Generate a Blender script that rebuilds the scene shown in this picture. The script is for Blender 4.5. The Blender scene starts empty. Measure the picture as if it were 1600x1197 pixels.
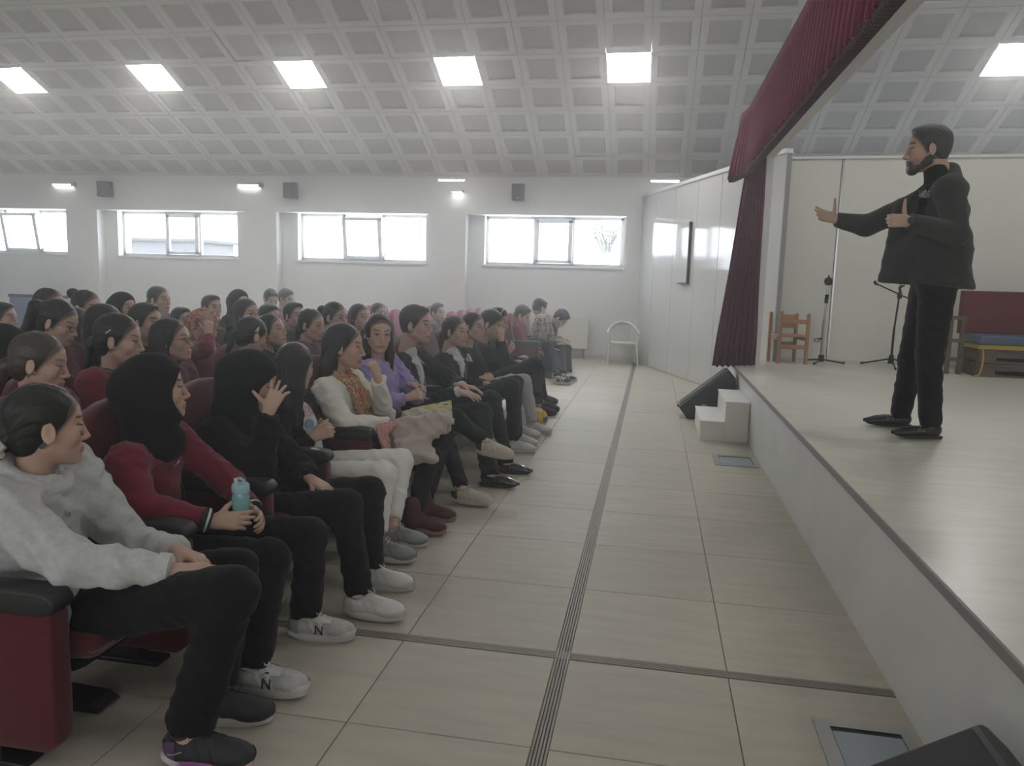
import bpy, bmesh, math, random
import numpy as np
from mathutils import Vector, Matrix

C = bpy.context.scene.collection
SC = bpy.context.scene

# ---------------------------------------------------------------- camera (metres, z up, y towards the window wall)
cam = bpy.data.cameras.new('camera'); cam.sensor_fit = 'HORIZONTAL'; cam.sensor_width = 36.0
cam.lens = 26.8812; cam.clip_start = 0.05; cam.clip_end = 300
camo = bpy.data.objects.new('camera', cam); C.objects.link(camo)
camo.matrix_world = Matrix([[0.983011, -0.051442, 0.176191, 0.0], [0.181465, 0.128214, -0.975003, 0.0], [0.027566, 0.990411, 0.135371, 1.45], [0.0, 0.0, 0.0, 1.0]])
SC.camera = camo

# ---------------------------------------------------------------- sky and exposure
w = bpy.data.worlds.new('sky'); SC.world = w; w.use_nodes = True
bg = w.node_tree.nodes['Background']; bg.inputs['Color'].default_value = (0.86, 0.93, 1.0, 1); bg.inputs['Strength'].default_value = 11.0
SC.view_settings.view_transform = 'Standard'; SC.view_settings.look = 'None'
SC.view_settings.gamma = 1.0; SC.view_settings.use_curve_mapping = False
SC.view_settings.exposure = 0.45
try:
    SC.cycles.use_denoising = True; SC.cycles.max_bounces = 8; SC.cycles.diffuse_bounces = 4; SC.cycles.glossy_bounces = 3
    SC.cycles.transparent_max_bounces = 8; SC.cycles.volume_bounces = 0; SC.cycles.caustics_reflective = False; SC.cycles.caustics_refractive = False
    SC.cycles.sample_clamp_indirect = 6.0
except Exception: pass

def area(name, loc, rot, sx, sy, power, color=(1, 1, 1), portal=False):
    l = bpy.data.lights.new(name, 'AREA'); l.shape = 'RECTANGLE'; l.size = sx; l.size_y = sy; l.energy = power; l.color = color
    o = bpy.data.objects.new(name, l); C.objects.link(o); o.location = loc; o.rotation_euler = rot
    if portal: l.cycles.is_portal = True
    return o
# daylight enters through the window wall (portals only guide the sky light); fill lamps added behind the camera stand in for assumed unseen windows
for i, (x0, x1) in enumerate(((-14.45, -11.95), (-10.94, -8.26), (-6.96, -4.34), (-3.19, -0.6), (1.5, 3.9), (4.9, 7.1))):
    area('window_portal', ((x0 + x1) / 2, 14.75, 2.15), (-math.pi / 2, 0, 0), x1 - x0, .95, 1, portal=True)
for i, x in enumerate((-10.6, -6.6, -2.6, 1.4, 5.0)):
    area('rear_fill_light', (x, -4.9, 2.2), (math.pi / 2, 0, 0), 2.6, 1.0, 34, (0.97, 0.98, 1.0))

# ---------------------------------------------------------------- materials (procedural)
def new_mat(name):
    m = bpy.data.materials.new(name); m.use_nodes = True
    nt = m.node_tree; b = nt.nodes['Principled BSDF']; return m, nt, b
def _in(b, k, v):
    if k in b.inputs: b.inputs[k].default_value = v
def plain(name, col, rough=.6, metal=0., spec=.4, bump=0., bscale=60., var=0., vscale=6., sheen=0., stretch=None, coat=0.):
    m, nt, b = new_mat(name); L = nt.links
    b.inputs['Base Color'].default_value = (*col, 1); b.inputs['Roughness'].default_value = rough; b.inputs['Metallic'].default_value = metal
    _in(b, 'Specular IOR Level', spec); _in(b, 'Sheen Weight', sheen); _in(b, 'Coat Weight', coat)
    if bump or var:
        tc = nt.nodes.new('ShaderNodeTexCoord'); src = tc.outputs['Object']
        if stretch:
            mp = nt.nodes.new('ShaderNodeMapping'); mp.inputs['Scale'].default_value = stretch; L.new(src, mp.inputs['Vector']); src = mp.outputs['Vector']
    if bump:
        n = nt.nodes.new('ShaderNodeTexNoise'); n.inputs['Scale'].default_value = bscale; n.inputs['Detail'].default_value = 3; L.new(src, n.inputs['Vector'])
        bu = nt.nodes.new('ShaderNodeBump'); bu.inputs['Strength'].default_value = bump; bu.inputs['Distance'].default_value = .004
        L.new(n.outputs['Fac'], bu.inputs['Height']); L.new(bu.outputs['Normal'], b.inputs['Normal'])
    if var:
        n = nt.nodes.new('ShaderNodeTexNoise'); n.inputs['Scale'].default_value = vscale; n.inputs['Detail'].default_value = 4; L.new(src, n.inputs['Vector'])
        r = nt.nodes.new('ShaderNodeMapRange'); r.inputs['From Min'].default_value = .3; r.inputs['From Max'].default_value = .7
        r.inputs['To Min'].default_value = 1 - var; r.inputs['To Max'].default_value = 1 + var; L.new(n.outputs['Fac'], r.inputs['Value'])
        mx = nt.nodes.new('ShaderNodeVectorMath'); mx.operation = 'SCALE'; mx.inputs[0].default_value = col
        L.new(r.outputs['Result'], mx.inputs['Scale']); L.new(mx.outputs['Vector'], b.inputs['Base Color'])
    return m
def emis(name, col, strength):
    m, nt, b = new_mat(name); b.inputs['Base Color'].default_value = (*col, 1)
    b.inputs['Emission Color'].default_value = (*col, 1); b.inputs['Emission Strength'].default_value = strength; return m
def vcol(name, rough=.55, bump=.15, bscale=120., sss=0.):
    m, nt, b = new_mat(name); L = nt.links
    a = nt.nodes.new('ShaderNodeAttribute'); a.attribute_name = 'Col'; L.new(a.outputs['Color'], b.inputs['Base Color'])
    b.inputs['Roughness'].default_value = rough; _in(b, 'Specular IOR Level', .35)
    if bump:
        tc = nt.nodes.new('ShaderNodeTexCoord'); n = nt.nodes.new('ShaderNodeTexNoise'); n.inputs['Scale'].default_value = bscale
        L.new(tc.outputs['Object'], n.inputs['Vector']); bu = nt.nodes.new('ShaderNodeBump'); bu.inputs['Strength'].default_value = bump; bu.inputs['Distance'].default_value = .002
        L.new(n.outputs['Fac'], bu.inputs['Height']); L.new(bu.outputs['Normal'], b.inputs['Normal'])
    return m
def spots(name, stops, scale=14., rough=.8, detail=2., kind='voronoi'):
    """patterned cloth: colour patches along a ramp"""
    m, nt, b = new_mat(name); L = nt.links; tc = nt.nodes.new('ShaderNodeTexCoord')
    n0 = nt.nodes.new('ShaderNodeTexNoise'); n0.inputs['Scale'].default_value = scale; n0.inputs['Detail'].default_value = detail; L.new(tc.outputs['Object'], n0.inputs['Vector'])
    r = nt.nodes.new('ShaderNodeValToRGB'); r.color_ramp.interpolation = 'CONSTANT'
    while len(r.color_ramp.elements) < len(stops): r.color_ramp.elements.new(.5)
    for e, (p, c) in zip(r.color_ramp.elements, stops): e.position = p; e.color = (*c, 1)
    L.new(n0.outputs['Fac'], r.inputs['Fac']); L.new(r.outputs['Color'], b.inputs['Base Color']); b.inputs['Roughness'].default_value = rough
    return m
def plaid(name, base, lines, scale=1., rough=.85):
    """woven check: list of (axis, period, width fraction, colour)"""
    m, nt, b = new_mat(name); L = nt.links; tc = nt.nodes.new('ShaderNodeTexCoord'); sp = nt.nodes.new('ShaderNodeSeparateXYZ'); L.new(tc.outputs['Object'], sp.inputs['Vector'])
    last = None
    for ax, per, wd, col in lines:
        mu = nt.nodes.new('ShaderNodeMath'); mu.operation = 'MULTIPLY'; mu.inputs[1].default_value = scale / per; L.new(sp.outputs[ax], mu.inputs[0])
        fr = nt.nodes.new('ShaderNodeMath'); fr.operation = 'FRACT'; L.new(mu.outputs[0], fr.inputs[0])
        lt = nt.nodes.new('ShaderNodeMath'); lt.operation = 'LESS_THAN'; lt.inputs[1].default_value = wd; L.new(fr.outputs[0], lt.inputs[0])
        mx = nt.nodes.new('ShaderNodeMix'); mx.data_type = 'RGBA'; L.new(lt.outputs[0], mx.inputs[0])
        if last is None: mx.inputs[6].default_value = (*base, 1)
        else: L.new(last, mx.inputs[6])
        mx.inputs[7].default_value = (*col, 1); last = mx.outputs[2]
    L.new(last, b.inputs['Base Color']); b.inputs['Roughness'].default_value = rough
    return m

# ---------------------------------------------------------------- mesh helpers
def tag(o, label=None, cat=None, group=None, kind=None):
    if label: o['label'] = label
    if cat: o['category'] = cat
    if group: o['group'] = group
    if kind: o['kind'] = kind
    return o
def empty(name, loc, label=None, cat=None, group=None, rz=0.):
    o = bpy.data.objects.new(name, None); C.objects.link(o); o.location = loc; o.rotation_euler = (0, 0, rz); o.empty_display_size = .1
    return tag(o, label, cat, group)
class MB:
    """collects shapes into one mesh"""
    def __init__(s): s.v = []; s.f = []
    def add(s, vs, fs):
        n = len(s.v); s.v += [tuple(map(float, p)) for p in vs]; s.f += [tuple(i + n for i in f) for f in fs]; return s
    def box(s, lo, hi, M=None):
        x0, y0, z0 = lo; x1, y1, z1 = hi
        vs = [(x0, y0, z0), (x1, y0, z0), (x1, y1, z0), (x0, y1, z0), (x0, y0, z1), (x1, y0, z1), (x1, y1, z1), (x0, y1, z1)]
        if M is not None: vs = [tuple(M @ Vector(p)) for p in vs]
        return s.add(vs, [(0, 3, 2, 1), (4, 5, 6, 7), (0, 1, 5, 4), (1, 2, 6, 5), (2, 3, 7, 6), (3, 0, 4, 7)])
    def prism(s, pts, axis, a, b):
        """outline pts (2D, counter-clockwise) pushed along an axis from a to b; axis 0: pts=(y,z), 1: (x,z), 2: (x,y)"""
        def mk(p, t): return ((t, p[0], p[1]), (p[0], t, p[1]), (p[0], p[1], t))[axis]
        n = len(pts); vs = [mk(p, a) for p in pts] + [mk(p, b) for p in pts]
        fs = [tuple(range(n))[::-1], tuple(range(n, 2 * n))] + [(i, (i + 1) % n, n + (i + 1) % n, n + i) for i in range(n)]
        return s.add(vs, fs)
    def tube(s, pts, r, seg=8, closed=False):
        pts = [Vector(p) for p in pts]; n = len(pts); rs = r if isinstance(r, (list, tuple)) else [r] * n; base = []
        vs = []; fs = []; prev = None
        for i, p in enumerate(pts):
            t = (pts[(i + 1) % n] - pts[i - 1]) if closed else (pts[min(i + 1, n - 1)] - pts[max(i - 1, 0)])
            t = t.normalized() if t.length > 1e-9 else Vector((0, 0, 1))
            if prev is None: u = t.orthogonal().normalized()
            else:
                u = prev - t * prev.dot(t); u = u.normalized() if u.length > 1e-6 else t.orthogonal().normalized()
            prev = u; v = t.cross(u)
            for k in range(seg):
                a = 2 * math.pi * k / seg; vs.append(p + (u * math.cos(a) + v * math.sin(a)) * rs[i])
        m = n if closed else n - 1
        for i in range(m):
            j = (i + 1) % n
            for k in range(seg):
                q = (k + 1) % seg; fs.append((i * seg + k, i * seg + q, j * seg + q, j * seg + k))
        if not closed: fs += [tuple(range(seg))[::-1], tuple(range((n - 1) * seg, n * seg))]
        return s.add(vs, fs)
    def lathe(s, prof, c=(0, 0, 0), seg=20, M=None):
        """profile [(r, z)] turned about z"""
        vs = []; fs = []; n = len(prof)
        for r, z in prof:
            for k in range(seg):
                a = 2 * math.pi * k / seg; p = Vector((r * math.cos(a), r * math.sin(a), z))
                if M is not None: p = M @ p
                vs.append((p[0] + c[0], p[1] + c[1], p[2] + c[2]))
        for i in range(n - 1):
            for k in range(seg):
                q = (k + 1) % seg; fs.append((i * seg + k, i * seg + q, (i + 1) * seg + q, (i + 1) * seg + k))
        fs += [tuple(range(seg))[::-1], tuple(range((n - 1) * seg, n * seg))]
        return s.add(vs, fs)
    def build(s, name, mat, parent=None, smooth=False, bevel=0., seg=2):
        me = bpy.data.meshes.new(name); me.from_pydata(s.v, [], s.f); me.update()
        bm = bmesh.new(); bm.from_mesh(me); bmesh.ops.recalc_face_normals(bm, faces=bm.faces)
        if bevel > 0:
            es = [e for e in bm.edges if len(e.link_faces) == 2 and e.calc_face_angle(0) > .5]
            bmesh.ops.bevel(bm, geom=es, offset=bevel, segments=seg, affect='EDGES', profile=.5)
        bm.to_mesh(me); bm.free()
        if smooth:
            me.polygons.foreach_set('use_smooth', np.ones(len(me.polygons), bool))
            try: me.set_sharp_from_angle(angle=math.radians(42))
            except Exception: pass
        if mat is not None: me.materials.append(mat)
        o = bpy.data.objects.new(name, me); C.objects.link(o)
        if parent is not None: o.parent = parent
        return o
def share(o, name=None, parent=None, loc=None):
    c = o.copy(); C.objects.link(c); c.parent = parent
    if loc is not None: c.location = loc
    return c
def copy_tree(o, loc, label=None, group=None):
    r = o.copy(); C.objects.link(r); r.location = loc
    if label: r['label'] = label
    if group: r['group'] = group
    for ch in list(o.children):
        c = share(ch, parent=r)
        for g in list(ch.children): share(g, parent=c)
    return r
def text_mesh(name, body, size, M, mat, parent=None, depth=.001, align='CENTER'):
    cu = bpy.data.curves.new(name, 'FONT'); cu.body = body; cu.size = size; cu.extrude = depth; cu.align_x = align; cu.align_y = 'CENTER'
    to = bpy.data.objects.new(name + '_t', cu); C.objects.link(to); dg = bpy.context.evaluated_depsgraph_get()
    me = bpy.data.meshes.new_from_object(to.evaluated_get(dg)); bpy.data.objects.remove(to); me.name = name
    me.transform(M); me.materials.clear(); me.materials.append(mat)
    o = bpy.data.objects.new(name, me); C.objects.link(o)
    if parent is not None: o.parent = parent
    return o

M = {}
M['wall'] = plain('wall_paint', (.72, .72, .71), .75, bump=.05, bscale=40, var=.03, vscale=1.2)
M['plaster'] = plain('white_plaster', (.74, .74, .73), .7, bump=.04, bscale=30)
def panel_mat(name, col, rough, var=.02):
    return plain(name, col, rough, spec=.5, var=var, vscale=2.)
M['partition'] = plain('glossy_white_panel', (.60, .60, .59), .08, spec=.2, var=.02, vscale=2.)
M['backpanel'] = panel_mat('cream_panel', (.74, .74, .67), .45)
M['trimwhite'] = plain('white_trim', (.78, .78, .77), .4)
def floor_mat(name, col, rough):
    m, nt, b = new_mat(name); Ln = nt.links; tc = nt.nodes.new('ShaderNodeTexCoord'); oi = nt.nodes.new('ShaderNodeObjectInfo')
    mp = nt.nodes.new('ShaderNodeMapping'); mp.inputs['Scale'].default_value = (1.2, 7., 1); ad = nt.nodes.new('ShaderNodeVectorMath'); ad.operation = 'ADD'
    Ln.new(tc.outputs['Object'], ad.inputs[0]); Ln.new(oi.outputs['Location'], ad.inputs[1]); Ln.new(ad.outputs[0], mp.inputs['Vector'])
    n = nt.nodes.new('ShaderNodeTexNoise'); n.inputs['Scale'].default_value = 2.2; n.inputs['Detail'].default_value = 5; Ln.new(mp.outputs['Vector'], n.inputs['Vector'])
    r = nt.nodes.new('ShaderNodeMapRange'); r.inputs['From Min'].default_value = .3; r.inputs['From Max'].default_value = .7; r.inputs['To Min'].default_value = .9; r.inputs['To Max'].default_value = 1.08; Ln.new(n.outputs['Fac'], r.inputs['Value'])
    rr = nt.nodes.new('ShaderNodeMapRange'); rr.inputs['To Min'].default_value = .95; rr.inputs['To Max'].default_value = 1.05; Ln.new(oi.outputs['Random'], rr.inputs['Value'])
    mu = nt.nodes.new('ShaderNodeMath'); mu.operation = 'MULTIPLY'; Ln.new(r.outputs['Result'], mu.inputs[0]); Ln.new(rr.outputs['Result'], mu.inputs[1])
    v = nt.nodes.new('ShaderNodeVectorMath'); v.operation = 'SCALE'; v.inputs[0].default_value = col; Ln.new(mu.outputs[0], v.inputs['Scale']); Ln.new(v.outputs[0], b.inputs['Base Color'])
    _in(b, 'Specular IOR Level', .28)
    r2 = nt.nodes.new('ShaderNodeMapRange'); r2.inputs['To Min'].default_value = rough - .06; r2.inputs['To Max'].default_value = rough + .1; Ln.new(n.outputs['Fac'], r2.inputs['Value']); Ln.new(r2.outputs['Result'], b.inputs['Roughness'])
    return m
M['tile'] = floor_mat('beige_tile', (.45, .42, .345), .5)
M['grout'] = plain('dark_grout', (.19, .175, .145), .8)
M['stagefloor'] = floor_mat('pale_laminate', (.62, .61, .53), .3)
M['stagefront'] = plain('grey_white_board', (.61, .61, .59), .5, var=.06, vscale=3)
M['nosing'] = plain('grey_edge_strip', (.23, .22, .22), .5)
M['alu'] = plain('brushed_aluminium', (.26, .24, .205), .5, metal=.2)
M['ceil_frame'] = plain('ceiling_tile_rim', (.57, .57, .56), .7)
M['ceil_panel'] = plain('perforated_metal', (.42, .42, .42), .6, bump=.15, bscale=150, var=.04, vscale=2.5)
M['ceil_gap'] = plain('ceiling_void', (.3, .3, .3), .9)
M['led'] = emis('led_panel_light', (1., .99, .97), 34.)
M['tube'] = emis('tube_light', (1., .99, .96), 9.)
M['pvc'] = plain('window_pvc', (.78, .78, .78), .35)
m, nt, b = new_mat('window_glass'); g = nt.nodes.new('ShaderNodeBsdfGlossy'); g.inputs['Roughness'].default_value = .02; t = nt.nodes.new('ShaderNodeBsdfTransparent'); mx = nt.nodes.new('ShaderNodeMixShader'); mx.inputs[0].default_value = .05
nt.links.new(t.outputs[0], mx.inputs[1]); nt.links.new(g.outputs[0], mx.inputs[2]); nt.links.new(mx.outputs[0], nt.nodes['Material Output'].inputs['Surface']); M['glass'] = m
m2 = m.copy(); m2.name = 'lens_glass'; M['lens'] = m2
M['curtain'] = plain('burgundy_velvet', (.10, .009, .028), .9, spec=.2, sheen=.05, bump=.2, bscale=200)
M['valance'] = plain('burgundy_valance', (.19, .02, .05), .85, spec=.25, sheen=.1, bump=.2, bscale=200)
M['seat'] = plain('maroon_seat_fabric', (.088, .007, .014), .9, sheen=.25, bump=.3, bscale=300, var=.08, vscale=4)
M['seat_lit'] = plain('window_lit_seat_fabric', (.18, .012, .065), .9, sheen=.3, bump=.3, bscale=300)  # the maroon seat fabric again, with window light put into its colour
M['black_plastic'] = plain('black_plastic', (.022, .022, .023), .42, bump=.1, bscale=250)
M['black_metal'] = plain('black_metal', (.02, .02, .021), .4, metal=.3)
M['speaker_grille'] = plain('speaker_grille', (.035, .035, .036), .7, bump=.8, bscale=420)
M['chrome'] = plain('chrome', (.55, .55, .57), .25, metal=1.)
M['steel'] = plain('steel', (.4, .4, .4), .35, metal=.9)
M['white_plastic'] = plain('white_plastic', (.62, .63, .58), .45)
M['radiator'] = plain('cream_radiator', (.70, .69, .62), .4)
M['wood'] = plain('orange_wood', (.36, .19, .10), .55, bump=.2, bscale=30, var=.2, vscale=8, stretch=(1, 1, .15))
M['pallet'] = plain('old_pallet_wood', (.15, .115, .09), .8, bump=.3, bscale=30, var=.25, vscale=9)
M['blue_mat'] = plain('blue_vinyl', (.10, .13, .2), .5)
M['yellow_board'] = plain('yellow_board', (.42, .31, .05), .6)
M['red_vinyl'] = plain('dark_red_vinyl', (.15, .035, .045), .6)
M['blue_board'] = plain('blue_board', (.10, .14, .27), .6)
M['vent_glass'] = plain('vent_cover_plate', (.3, .34, .36), .35)
# people
M['skin'] = vcol('skin', .5, .1, 160)
M['hair'] = plain('black_hair', (.012, .0105, .01), .45, spec=.4, bump=.5, bscale=90, stretch=(1, 1, .12))
M['hair_brown'] = plain('brown_hair', (.045, .032, .024), .42, spec=.5, bump=.5, bscale=90, stretch=(1, 1, .12))
M['hair_grey'] = plain('greying_hair', (.06, .059, .058), .5, bump=.6, bscale=120)
M['black_scarf'] = plain('black_scarf_cloth', (.006, .006, .0062), .9, spec=.25, sheen=.03, bump=.2, bscale=250)
M['black_cloth'] = plain('black_cloth', (.006, .006, .0062), .9, spec=.25, sheen=.03, bump=.3, bscale=220)
M['navy_cloth'] = plain('navy_black_cloth', (.007, .0073, .0095), .9, spec=.25, sheen=.04, bump=.3, bscale=240)
M['charcoal'] = plain('charcoal_suit', (.034, .038, .034), .85, spec=.3, sheen=.06, bump=.3, bscale=350)
M['suit'] = plain('black_suit', (.0065, .0065, .007), .85, spec=.25, sheen=.03, bump=.2, bscale=350)
M['grey_fleece'] = plain('grey_melange_fleece', (.50, .505, .50), .95, sheen=.3, bump=.35, bscale=200, var=.08, vscale=60)
M['maroon'] = plain('maroon_knit', (.17, .013, .03), .9, sheen=.2, bump=.3, bscale=260)
M['maroon_dark'] = plain('dark_maroon_knit', (.09, .02, .03), .9, sheen=.2, bump=.3, bscale=260)
M['cream'] = plain('cream_knit', (.78, .77, .68), .95, sheen=.25, bump=.5, bscale=260)
M['white_cloth'] = plain('white_cloth', (.66, .66, .65), .85, bump=.2, bscale=200)
M['pale_trousers'] = plain('pale_grey_jersey', (.70, .69, .64), .9, bump=.3, bscale=220)
M['grey_trousers'] = plain('grey_jersey', (.36, .36, .34), .9, bump=.3, bscale=220)
M['lilac'] = plain('lilac_fleece', (.34, .27, .52), .95, sheen=.25, bump=.3, bscale=220)
M['beige_coat'] = plain('beige_wool_coat', (.46, .41, .34), .95, sheen=.3, bump=.4, bscale=160)
M['slate'] = plain('slate_shirt', (.06, .065, .085), .9, bump=.2, bscale=200)
M['pink'] = plain('pink_print', (.62, .28, .36), .8)
M['sky_print'] = plain('sky_blue_print', (.30, .42, .58), .8)
M['pink_sock'] = plain('pink_sock', (.55, .12, .18), .9)
M['dark_sock'] = plain('dark_sock', (.03, .03, .035), .9)
M['scrunchie'] = plain('white_frilled_scrunchie', (.55, .52, .46), .9, bump=.8, bscale=120)
M['scarf_floral'] = spots('floral_scarf', [(0, (.50, .40, .24)), (.40, (.42, .10, .06)), (.47, (.55, .45, .30)), (.53, (.20, .22, .10)), (.57, (.50, .24, .07)), (.63, (.45, .08, .07)), (.7, (.6, .52, .36))], 22.)
M['scarf_red'] = spots('patterned_headscarf', [(0, (.40, .29, .18)), (.44, (.33, .07, .09)), (.5, (.42, .30, .2)), (.58, (.25, .05, .12)), (.66, (.46, .38, .26))], 9.)
M['plaid'] = plaid('brown_plaid', (.30, .26, .21), [(0, .05, .35, (.12, .10, .09)), (2, .05, .4, (.16, .13, .11)), (1, .05, .3, (.42, .39, .34)), (2, .1, .12, (.45, .42, .38))])
M['dark_plaid'] = plaid('dark_plaid', (.06, .05, .055), [(0, .06, .4, (.03, .025, .03)), (2, .07, .3, (.11, .09, .09)), (1, .06, .3, (.025, .025, .03))])
M['pink_check'] = plaid('pink_check', (.62, .42, .38), [(0, .012, .4, (.45, .16, .14)), (2, .012, .4, (.5, .2, .18)), (1, .012, .3, (.55, .28, .25))])
M['print_bw'] = spots('grey_patterned_scarf', [(0, (.06, .06, .06)), (.46, (.4, .4, .39)), (.52, (.07, .07, .07)), (.6, (.35, .34, .33))], 30.)
M['bottle'] = plain('teal_clear_plastic', (.22, .46, .46), .18, spec=.6)
M['bottle_cap'] = plain('pale_blue_plastic', (.36, .56, .62), .4)
M['ball_yellow'] = plain('ball_yellow', (.60, .36, .03), .5)
M['ball_blue'] = plain('ball_blue', (.05, .08, .22), .5)
M['shoe_white'] = plain('shoe_white', (.56, .56, .54), .6, bump=.2, bscale=150)
M['shoe_grey'] = plain('shoe_grey', (.27, .275, .27), .7, bump=.4, bscale=200)
M['shoe_silver'] = plain('shoe_silver', (.40, .40, .39), .5, bump=.5, bscale=150, var=.15, vscale=30)
M['shoe_dark'] = plain('shoe_dark', (.03, .03, .032), .7, bump=.4, bscale=220)
M['shoe_cream'] = plain('shoe_cream', (.48, .42, .31), .6, bump=.3, bscale=150)
M['heel_purple'] = plain('heel_purple', (.09, .05, .1), .6)
M['shoe_midgrey'] = plain('shoe_midgrey', (.2, .205, .205), .6)
M['sole_white'] = plain('sole_white', (.50, .49, .46), .6)
M['sole_purple'] = plain('sole_purple', (.24, .06, .27), .5)
def sole_fade(name, stops):
    m, nt, b = new_mat(name); tc = nt.nodes.new('ShaderNodeTexCoord'); sp = nt.nodes.new('ShaderNodeSeparateXYZ'); nt.links.new(tc.outputs['Object'], sp.inputs[0])
    mr = nt.nodes.new('ShaderNodeMapRange'); mr.inputs['From Min'].default_value = -.09; mr.inputs['From Max'].default_value = .19; nt.links.new(sp.outputs[0], mr.inputs['Value'])
    r = nt.nodes.new('ShaderNodeValToRGB')
    while len(r.color_ramp.elements) < len(stops): r.color_ramp.elements.new(.5)
    for e, (p, c) in zip(r.color_ramp.elements, stops): e.position = p; e.color = (*c, 1)
    nt.links.new(mr.outputs[0], r.inputs[0]); nt.links.new(r.outputs[0], b.inputs['Base Color']); b.inputs['Roughness'].default_value = .55; return m
M['sole_purple'] = sole_fade('purple_to_pink_sole', [(0, (.55, .53, .55)), (.2, (.5, .46, .5)), (.27, (.22, .07, .25)), (.55, (.24, .08, .27)), (.72, (.5, .22, .38)), (1, (.6, .4, .45))])
M['sole_black'] = plain('sole_black', (.02, .02, .02), .6)
M['patent'] = plain('black_leather', (.014, .014, .015), .16, spec=.6, coat=.5)
M['leather_dark'] = plain('dark_leather', (.018, .017, .018), .35, spec=.5)
M['boot'] = plain('maroon_boot', (.065, .02, .022), .6, bump=.3, bscale=150)
M['sole_pinkish'] = plain('boot_edge', (.26, .15, .14), .6)
M['mag_yellow'] = spots('magazine_cover', [(0, (.50, .43, .14)), (.5, (.55, .5, .25)), (.58, (.12, .17, .32)), (.64, (.4, .42, .45))], 11.)
M['paper'] = plain('paper', (.72, .72, .68), .7)
STYLES = {
 'runner_dark': dict(mat=M['shoe_dark'], sole=M['sole_purple'], lace=M['shoe_dark'], mark='stroke', heel=M['heel_purple']),
 'runner_dark_pale': dict(mat=M['shoe_dark'], sole=M['sole_white'], lace=M['shoe_dark'], mark='stroke'),
 'runner_silver': dict(mat=M['shoe_silver'], sole=M['sole_white'], lace=M['shoe_white'], mark='N', markmat=M['shoe_dark'], trim=M['shoe_white'], over=M['shoe_white'], heel=M['shoe_grey']),
 'runner_white': dict(mat=M['shoe_white'], over=M['sole_white'], sole=M['sole_white'], lace=M['shoe_white']),
 'runner_grey': dict(mat=M['shoe_grey'], sole=M['sole_white'], over=M['shoe_midgrey'], lace=M['shoe_white']),
 'runner_cream': dict(mat=M['shoe_cream'], sole=M['shoe_cream'], over=M['sole_white'], heel=M['shoe_dark'], lace=M['shoe_cream']),
 'boot': dict(mat=M['boot'], sole=M['sole_pinkish'], lace=M['boot'], boot=1),
 'dress': dict(mat=M['patent'], sole=M['sole_black'], dress=1, lace=M['sole_black']),
 'monk': dict(mat=M['leather_dark'], sole=M['sole_black'], dress=1, lace=M['sole_black']),
 'skate': dict(mat=M['shoe_dark'], sole=M['sole_white'], lace=M['shoe_white'], trim=M['shoe_white'], over=M['shoe_white']),
 'black': dict(mat=M['shoe_dark'], sole=M['sole_black'], lace=M['shoe_dark']),
}

# ---------------------------------------------------------------- smooth solid modelling: distance fields -> one continuous mesh
V3 = lambda *a: np.array(a, dtype=np.float64)

def nrm(v):
    v = np.asarray(v, float); n = np.linalg.norm(v)
    return v / n if n > 1e-9 else v

def rotz(a):
    c, s = math.cos(a), math.sin(a); return np.array([[c, -s, 0], [s, c, 0], [0, 0, 1.]])
def roty(a):
    c, s = math.cos(a), math.sin(a); return np.array([[c, 0, s], [0, 1., 0], [-s, 0, c]])
def rotx(a):
    c, s = math.cos(a), math.sin(a); return np.array([[1., 0, 0], [0, c, -s], [0, s, c]])

def axes(lo, hi, h, fine):
    out = [lo]; x = lo
    while x < hi:
        st = h
        for a, b, hf in fine:
            if a <= x <= b: st = min(st, hf)
            elif x < a < x + st: st = max(a - x, hf)
        x += st; out.append(x)
    return np.array(out)

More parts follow.
